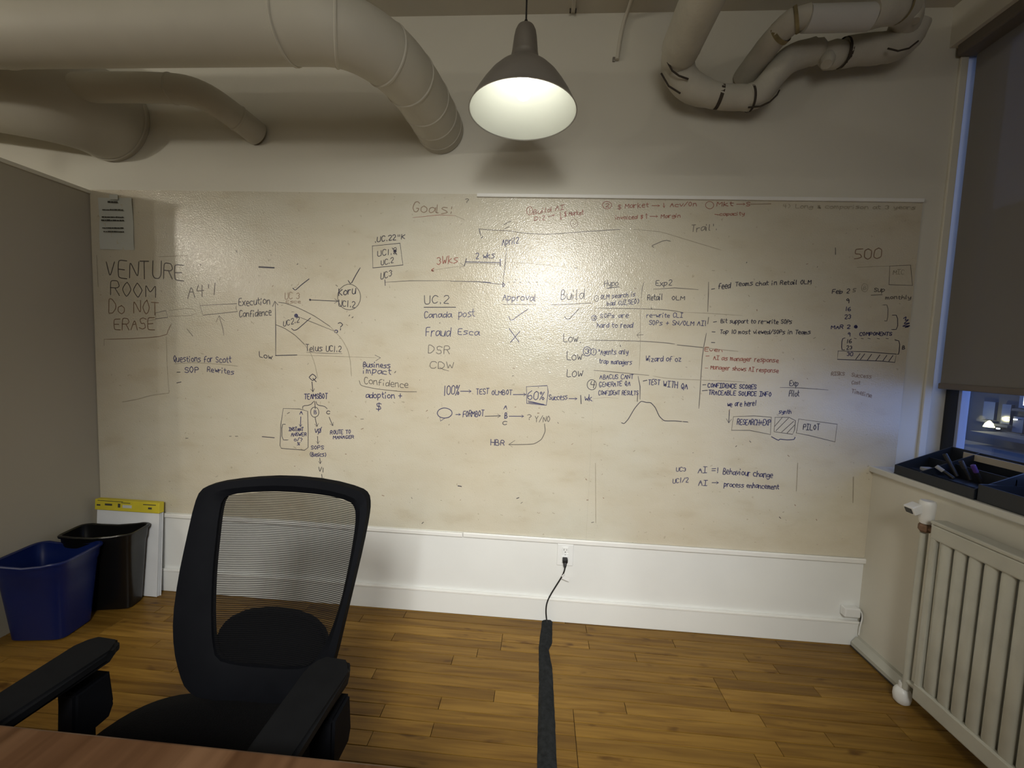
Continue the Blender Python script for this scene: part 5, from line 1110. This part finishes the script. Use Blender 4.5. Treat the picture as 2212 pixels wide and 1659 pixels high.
# ------------------------------------------------------------ window sill things
og = thing('desk_organizer', 'black angled desk organizer on the window sill against the wall', 'organizer', (3.97, -.22, .866))
def sidep(y0, y1): return prism(bmesh.new(), [(3.856, .868), (4.075, .868), (4.075, .995), (3.990, .960), (3.856, .905)], lambda p: (p[0], y0, p[1]), lambda p: (p[0], y1, p[1]))
obj('end_panel', sidep(-.125, -.130), M['navy'], og); obj('end_panel', sidep(-.452, -.457), M['navy'], og); obj('divider', sidep(-.24, -.244), M['navy'], og)
obj('front_panel', B(3.853, 3.858, -.457, -.125, .868, .905, .002), M['navy'], og)
obj('back_panel', B(4.072, 4.077, -.457, -.125, .868, .995, .002), M['navy'], og)
obj('base', B(3.853, 4.077, -.457, -.125, .866, .870), M['navy'], og)
obj('rear_pocket', B(3.985, 3.989, -.457, -.13, .870, .945), M['navy'], og)
obj('step_shelf', B(3.90, 3.985, -.452, -.13, .893, .897), M['navy'], og)
ru = thing('ruler', 'beige ruler standing in the back of the desk organizer', 'ruler', (4.03, -.28, .88))
obj('blade', B(4.052, 4.055, -.45, -.20, .962, .988, mtx=None), M['ruler'], ru)
er = thing('eraser', 'small grey-white eraser lying in the organizer tray', 'eraser', (3.94, -.19, .90))
bm = B(3.915, 3.955, -.205, -.17, .897, .912, .004); obj('felt', bm, M['rubbergrey'], er)
for i, (a, c, mt, lb) in enumerate([((3.955, -.285, .906), (3.93, -.255, .985), 'black', 'black marker sticking up leftmost in the organizer'), ((3.96, -.33, .906), (3.935, -.315, .972), 'sensor', 'dark grey marker in the middle of the organizer'), ((3.965, -.365, .906), (3.935, -.36, .968), 'purple', 'purple marker in the organizer'), ((3.93, -.30, .900), (3.90, -.26, .935), 'rubbergrey', 'grey capped marker lying low in the organizer')]):
    q_ = thing('marker_pen', lb, 'marker', a, 'markers in the desk organizer'); a, c = Vector(a), Vector(c); md = a.lerp(c, .6)
    bm = bmesh.new(); cyl(bm, a, md, .007, 12); obj('barrel', bm, M['black'], q_, True); bm = bmesh.new(); tube(bm, [md, c, c + (c - md).normalized() * .002], [.0078, .0078, .006], 12); obj('cap', bm, M[mt], q_, True)
bx = thing('storage_box', 'black open box on the sill right of the desk organizer', 'box', (3.97, -.62, .866))
obj('front_panel', B(3.858, 3.863, -.80, -.462, .866, .925, .002), M['navy'], bx); obj('back_panel', B(4.070, 4.075, -.80, -.462, .866, .955, .002), M['navy'], bx)
for a, c in ((-.467, -.462), (-.80, -.795)): obj('end_panel', B(3.863, 4.070, a, c, .866, .925), M['navy'], bx)
obj('base', B(3.863, 4.070, -.795, -.467, .866, .871), M['navy'], bx)

# ------------------------------------------------------------ easel pad and bins
ep = thing('easel_pad', 'white easel pad with yellow top band leaning in the left corner', 'easel pad', (.19, -.03, 0))
lean = Matrix.Rotation(math.radians(-3.2), 4, 'X'); tr_ = Matrix.Translation((.212, -.060, 0)) @ lean
def LB(*a, **k): return box(bmesh.new(), *a, mtx=tr_, **k)
bm = bmesh.new()
for i in range(6):
    g0 = [bm.verts.new(tr_ @ Vector((x, -.0035 * i - .003 * (1 - z / .5) * math.sin(x * 9 + i), z))) for z in [.002 + (.437 - .002) * k / 10 for k in range(11)] for x in [-.172 + .344 * j / 8 for j in range(9)]]
    for k in range(10):
        for j in range(8): bm.faces.new((g0[k * 9 + j], g0[k * 9 + j + 1], g0[(k + 1) * 9 + j + 1], g0[(k + 1) * 9 + j]))
obj('pages', bm, M['paper'], ep, True)
obj('backing_card', LB(-.174, .174, .001, .003, 0, .488), M['paper'], ep)
yb = obj('top_band', LB(-.176, .176, -.026, .004, .437, .492, .002), M['yellow'], ep)
bm = bmesh.new()
for x0, x1, z0, z1 in [(-.165, -.145, .458, .466), (-.12, -.08, .462, .472), (-.048, -.035, .455, .475), (.118, .138, .456, .466), (.09, .16, .477, .481), (-.16, -.02, .484, .487), (-.03, .02, .479, .482)]: box(bm, x0, x1, -.0265, -.026, z0, z1, mtx=tr_)
obj('band_print', bm, M['print'], ep)['kind'] = 'stuff'; obj('band_label', LB(-.022, .028, -.0266, -.026, .455, .470), M['sheet'], ep)
def bin_(name, lab, cx, cy, hx, hy, bx_, by_, h, rot, m, dip):
    t = thing(name, lab, 'bin', (cx, cy, 0)); rm = Matrix.Translation((cx, cy, 0)) @ Matrix.Rotation(rot, 4, 'Z')
    def rr_(a, c, z, off=0, N=56, dz=0):
        out = []
        for k in range(N):
            an = 2 * math.pi * k / N; cs_, sn = math.cos(an), math.sin(an); e = .32
            x = math.copysign(abs(cs_) ** e, cs_) * (a + off); y = math.copysign(abs(sn) ** e, sn) * (c + off)
            zz = z - dz * max(0, 1 - (x / (a * .75)) ** 2) ** 1.0 * (1 if abs(sn) > .5 else 0) if dz else z
            out.append(rm @ Vector((x, y, zz)))
        return out
    def skin(bm, L):
        R3 = [[bm.verts.new(p) for p in r] for r in L]
        for a, c in zip(R3, R3[1:]):
            for k in range(len(a)): bm.faces.new((a[k], a[(k + 1) % len(a)], c[(k + 1) % len(a)], c[k]))
        return R3
    bm = bmesh.new(); lv = [0, .02, .3, .6, .82, .86, 1.0]
    out = [rr_(bx_ + (hx - bx_) * f, by_ + (hy - by_) * f, max(h * f, .002), (-.006 if i == 0 else 0) + (.004 if f > .84 else 0), dz=dip * max(0, (f - .3) / .7)) for i, f in enumerate(lv)]
    inn = [rr_(bx_ + (hx - bx_) * f, by_ + (hy - by_) * f, max(h * f, .006), -.004 + (.004 if f > .84 else 0), dz=dip * max(0, (f - .3) / .7)) for f in lv[::-1]]
    R3 = skin(bm, out + inn); bm.faces.new(R3[0][::-1]); bm.faces.new(R3[-1]); obj('body', bm, m, t, True)
    bm = bmesh.new(); a, c = hx, hy; L = [rr_(a, c, h + z, o_, dz=dip) for o_, z in [(.003, -.012), (.010, -.010), (.011, -.002), (.008, .002), (.002, .002), (-.002, -.002)]]
    skin(bm, L); obj('rim', bm, m, t, True); return t
bin_('recycling_bin', 'blue plastic recycling bin on the floor by the left wall', .158, -.358, .138, .108, .108, .078, .362, math.radians(9), M['bluebin'], .014)
bin_('waste_bin', 'black plastic waste bin behind the blue recycling bin', .212, -.165, .150, .072, .128, .050, .388, math.radians(12), M['blackbin'], .010)

# ------------------------------------------------------------ office chair
ch = thing('office_chair', 'black office chair with mesh back facing the table', 'chair', (1.655, -1.32, 0))
def ypl(z): return -1.14 + (z - .5) * .26
outer = [(1.505, .505), (1.486, .539), (1.466, .591), (1.452, .659), (1.448, .75), (1.450, .834), (1.453, .915), (1.460, .948), (1.482, .961), (1.557, .972), (1.654, .979), (1.775, .977), (1.865, .968), (1.889, .958), (1.897, .935), (1.897, .905), (1.890, .84), (1.878, .758), (1.864, .668), (1.853, .591), (1.838, .53), (1.80, .492), (1.66, .475), (1.54, .482)]
inner = [(1.555, .560), (1.540, .60), (1.530, .645), (1.522, .694), (1.514, .76), (1.510, .82), (1.506, .885), (1.508, .922), (1.525, .934), (1.590, .941), (1.659, .944), (1.767, .944), (1.842, .938), (1.860, .925), (1.866, .90), (1.866, .860), (1.861, .79), (1.851, .71), (1.832, .640), (1.812, .596), (1.790, .565), (1.75, .55), (1.66, .545), (1.60, .548)]
def bowl(x): return .035 * (1 - ((x - 1.67) / .22) ** 2)
def P3d(p, d): return Vector((p[0], ypl(p[1]) + d + bowl(p[0]), p[1]))
def rs_(l_): 
    pts = [(p[0], p[1]) for p in l_] + [l_[0]]; q = []
    for a, c in zip(pts, pts[1:]): q += [(a[0] * .75 + c[0] * .25, a[1] * .75 + c[1] * .25), (a[0] * .25 + c[0] * .75, a[1] * .25 + c[1] * .75)]
    return q
O, I = rs_(outer), rs_(inner); N = len(O); bm = bmesh.new()
mid = [((a[0] + c[0]) / 2, (a[1] + c[1]) / 2) for a, c in zip(O, I)]
prof = [(O, -.002), (O, -.012), (mid, -.017), (I, -.006), (I, .010), (mid, .018), (O, .012)]
R3 = [[bm.verts.new(P3d(p, d)) for p in L] for L, d in prof]
for a, c in zip(R3, R3[1:] + R3[:1]):
    for k in range(N): bm.faces.new((a[k], a[(k + 1) % N], c[(k + 1) % N], c[k]))
obj('back_frame', bm, M['chair'], ch, True)
bm = bmesh.new(); NX, NZ = 24, 30
def inx(z, side):
    best = None; L = I + [I[0]]
    xs = [a[0] + (c[0] - a[0]) * (z - a[1]) / (c[1] - a[1]) for a, c in zip(L, L[1:]) if (a[1] - z) * (c[1] - z) <= 0 and a[1] != c[1]]
    return (min(xs) if side < 0 else max(xs)) if xs else 1.66
g = []
for j in range(NZ + 1):
    z = .5475 + (.943 - .5475) * j / NZ; a, c = inx(z, -1) - .004, inx(z, 1) + .004; g.append([bm.verts.new(P3d((a + (c - a) * i / NX, z), .001)) for i in range(NX + 1)])
for j in range(NZ):
    for i in range(NX): bm.faces.new((g[j][i], g[j][i + 1], g[j + 1][i + 1], g[j + 1][i]))
obj('mesh_back', bm, M['mesh'], ch, True)
lb_ = [(1.528, .500), (1.528, .60), (1.545, .628), (1.585, .645), (1.65, .653), (1.71, .651), (1.765, .641), (1.80, .620), (1.815, .590), (1.81, .5)]
bm = bmesh.new(); prism(bm, lb_, lambda p: P3d(p, .022), lambda p: P3d(p, .046)); bmesh.ops.bevel(bm, geom=bm.edges[:], offset=.006, segments=2, affect='EDGES'); obj('lumbar_support', bm, M['chair'], ch, True)
bm = B(1.61, 1.70, -1.085, -1.045, .40, .52, .012); box(bm, 1.60, 1.71, -1.32, -1.05, .385, .412, .01); obj('back_bracket', bm, M['chair'], ch)
bm = bmesh.new(); L = []
for z, s_ in [(.415, .80), (.42, .93), (.438, 1.0), (.462, 1.0), (.476, .95), (.482, .80), (.483, .5)]:
    ringp = []
    for k in range(48):
        a = 2 * math.pi * k / 48; c_, s2 = math.cos(a), math.sin(a)
        ringp.append(bm.verts.new((1.65 + math.copysign(abs(c_) ** .55, c_) * .262 * s_, -1.335 + math.copysign(abs(s2) ** .6, s2) * .245 * s_, z + .012 * abs(c_) ** 2 * (1 if z > .45 else 0))))
    L.append(ringp)
for a, c in zip(L, L[1:]):
    for k in range(48): bm.faces.new((a[k], a[(k + 1) % 48], c[(k + 1) % 48], c[k]))
bm.faces.new(L[0][::-1]); bm.faces.new(L[-1]); obj('seat', bm, M['cushion'], ch, True)
for sx, tilt in ((1.372, 0), (1.893, 0)):
    arm = [(-.043, -.215), (-.030, -.228), (.030, -.228), (.043, -.215), (.046, -.02), (.043, .0), (.030, .018), (-.020, .022), (-.036, .008), (-.046, -.015)]
    bm = bmesh.new(); prism(bm, arm, lambda p: (sx + p[0], -1.205 + p[1], .636), lambda p: (sx + p[0], -1.205 + p[1], .662)); bmesh.ops.bevel(bm, geom=bm.edges[:], offset=.007, segments=3, affect='EDGES')
    sg = 1 if sx > 1.6 else -1
    ap = obj('armrest', bm, M['armpad'], ch, True)
    bm = bmesh.new(); prism(bm, [(-1.216, .636), (-1.272, .636), (-1.268, .40), (-1.220, .40)], lambda p: (sx - .013 + (.05 - 0) * 0 + sg * .004, p[0], p[1]), lambda p: (sx + .013 + sg * .012, p[0], p[1])); sub('slide_post', bm, M['chair'], ap)
    bm = bmesh.new(); x_ = sx + (.022 if sg > 0 else .006); prism(bm, [(-1.205, .602), (-1.276, .602), (-1.280, .52), (-1.272, .495), (-1.210, .495), (-1.198, .52)], lambda p: (x_ - .021, p[0], p[1]), lambda p: (x_ + .021, p[0], p[1])); bmesh.ops.bevel(bm, geom=bm.edges[:], offset=.006, segments=2, affect='EDGES'); obj('arm_sleeve', bm, M['chair'], ch, True)
    bm = bmesh.new(); tube(bm, smoothpath([(x_, -1.256, .46), (x_, -1.256, .405), (x_ - sg * .06, -1.28, .395), (x_ - sg * .18, -1.31, .395)], 2), .018, 12); obj('arm_bracket', bm, M['chair'], ch, True)
bm = bmesh.new(); cyl(bm, (1.65, -1.33, .09), (1.65, -1.33, .26), .030, 20); cyl(bm, (1.65, -1.33, .26), (1.65, -1.33, .39), .015, 20); obj('gas_column', bm, M['chair'], ch, True)
obj('tilt_mechanism', B(1.57, 1.73, -1.41, -1.22, .385, .416, .01), M['chair'], ch)
for k in range(5):
    a = math.radians(90 + 20 + 72 * k); dx, dy = math.cos(a), math.sin(a)
    bm = bmesh.new(); tube(bm, [(1.65 + dx * .02, -1.33 + dy * .02, .10), (1.65 + dx * .15, -1.33 + dy * .15, .085), (1.65 + dx * .265, -1.33 + dy * .265, .066)], [.028, .022, .015], 10); lg = obj('base_leg', bm, M['chair'], ch, True)
    bm = bmesh.new(); c0 = Vector((1.65 + dx * .27, -1.33 + dy * .27, .026)); px_, py_ = -dy, dx; cyl(bm, c0 + Vector((px_ * .006, py_ * .006, 0)), c0 + Vector((px_ * .026, py_ * .026, 0)), .026, 16); cyl(bm, c0 - Vector((px_ * .006, py_ * .006, 0)), c0 - Vector((px_ * .026, py_ * .026, 0)), .026, 16); cyl(bm, c0 + Vector((0, 0, 0)), c0 + Vector((0, 0, .045)), .007, 8)
    sub('caster', bm, M['black'], lg, True)
# ------------------------------------------------------------ table
tb = thing('meeting_table', 'brown wood-veneer table at the bottom left corner in front of the chair', 'table', (1.2, -2.0, 0))
bm = B(.25, 2.17, -2.75, -1.472, .712, .740, .004); obj('tabletop', bm, M['table'], tb)
for x, y in ((.35, -1.62), (2.05, -1.62), (.35, -2.6), (2.05, -2.6)): obj('leg', B(x - .025, x + .025, y - .025, y + .025, 0, .712, .003), M['chair'], tb)
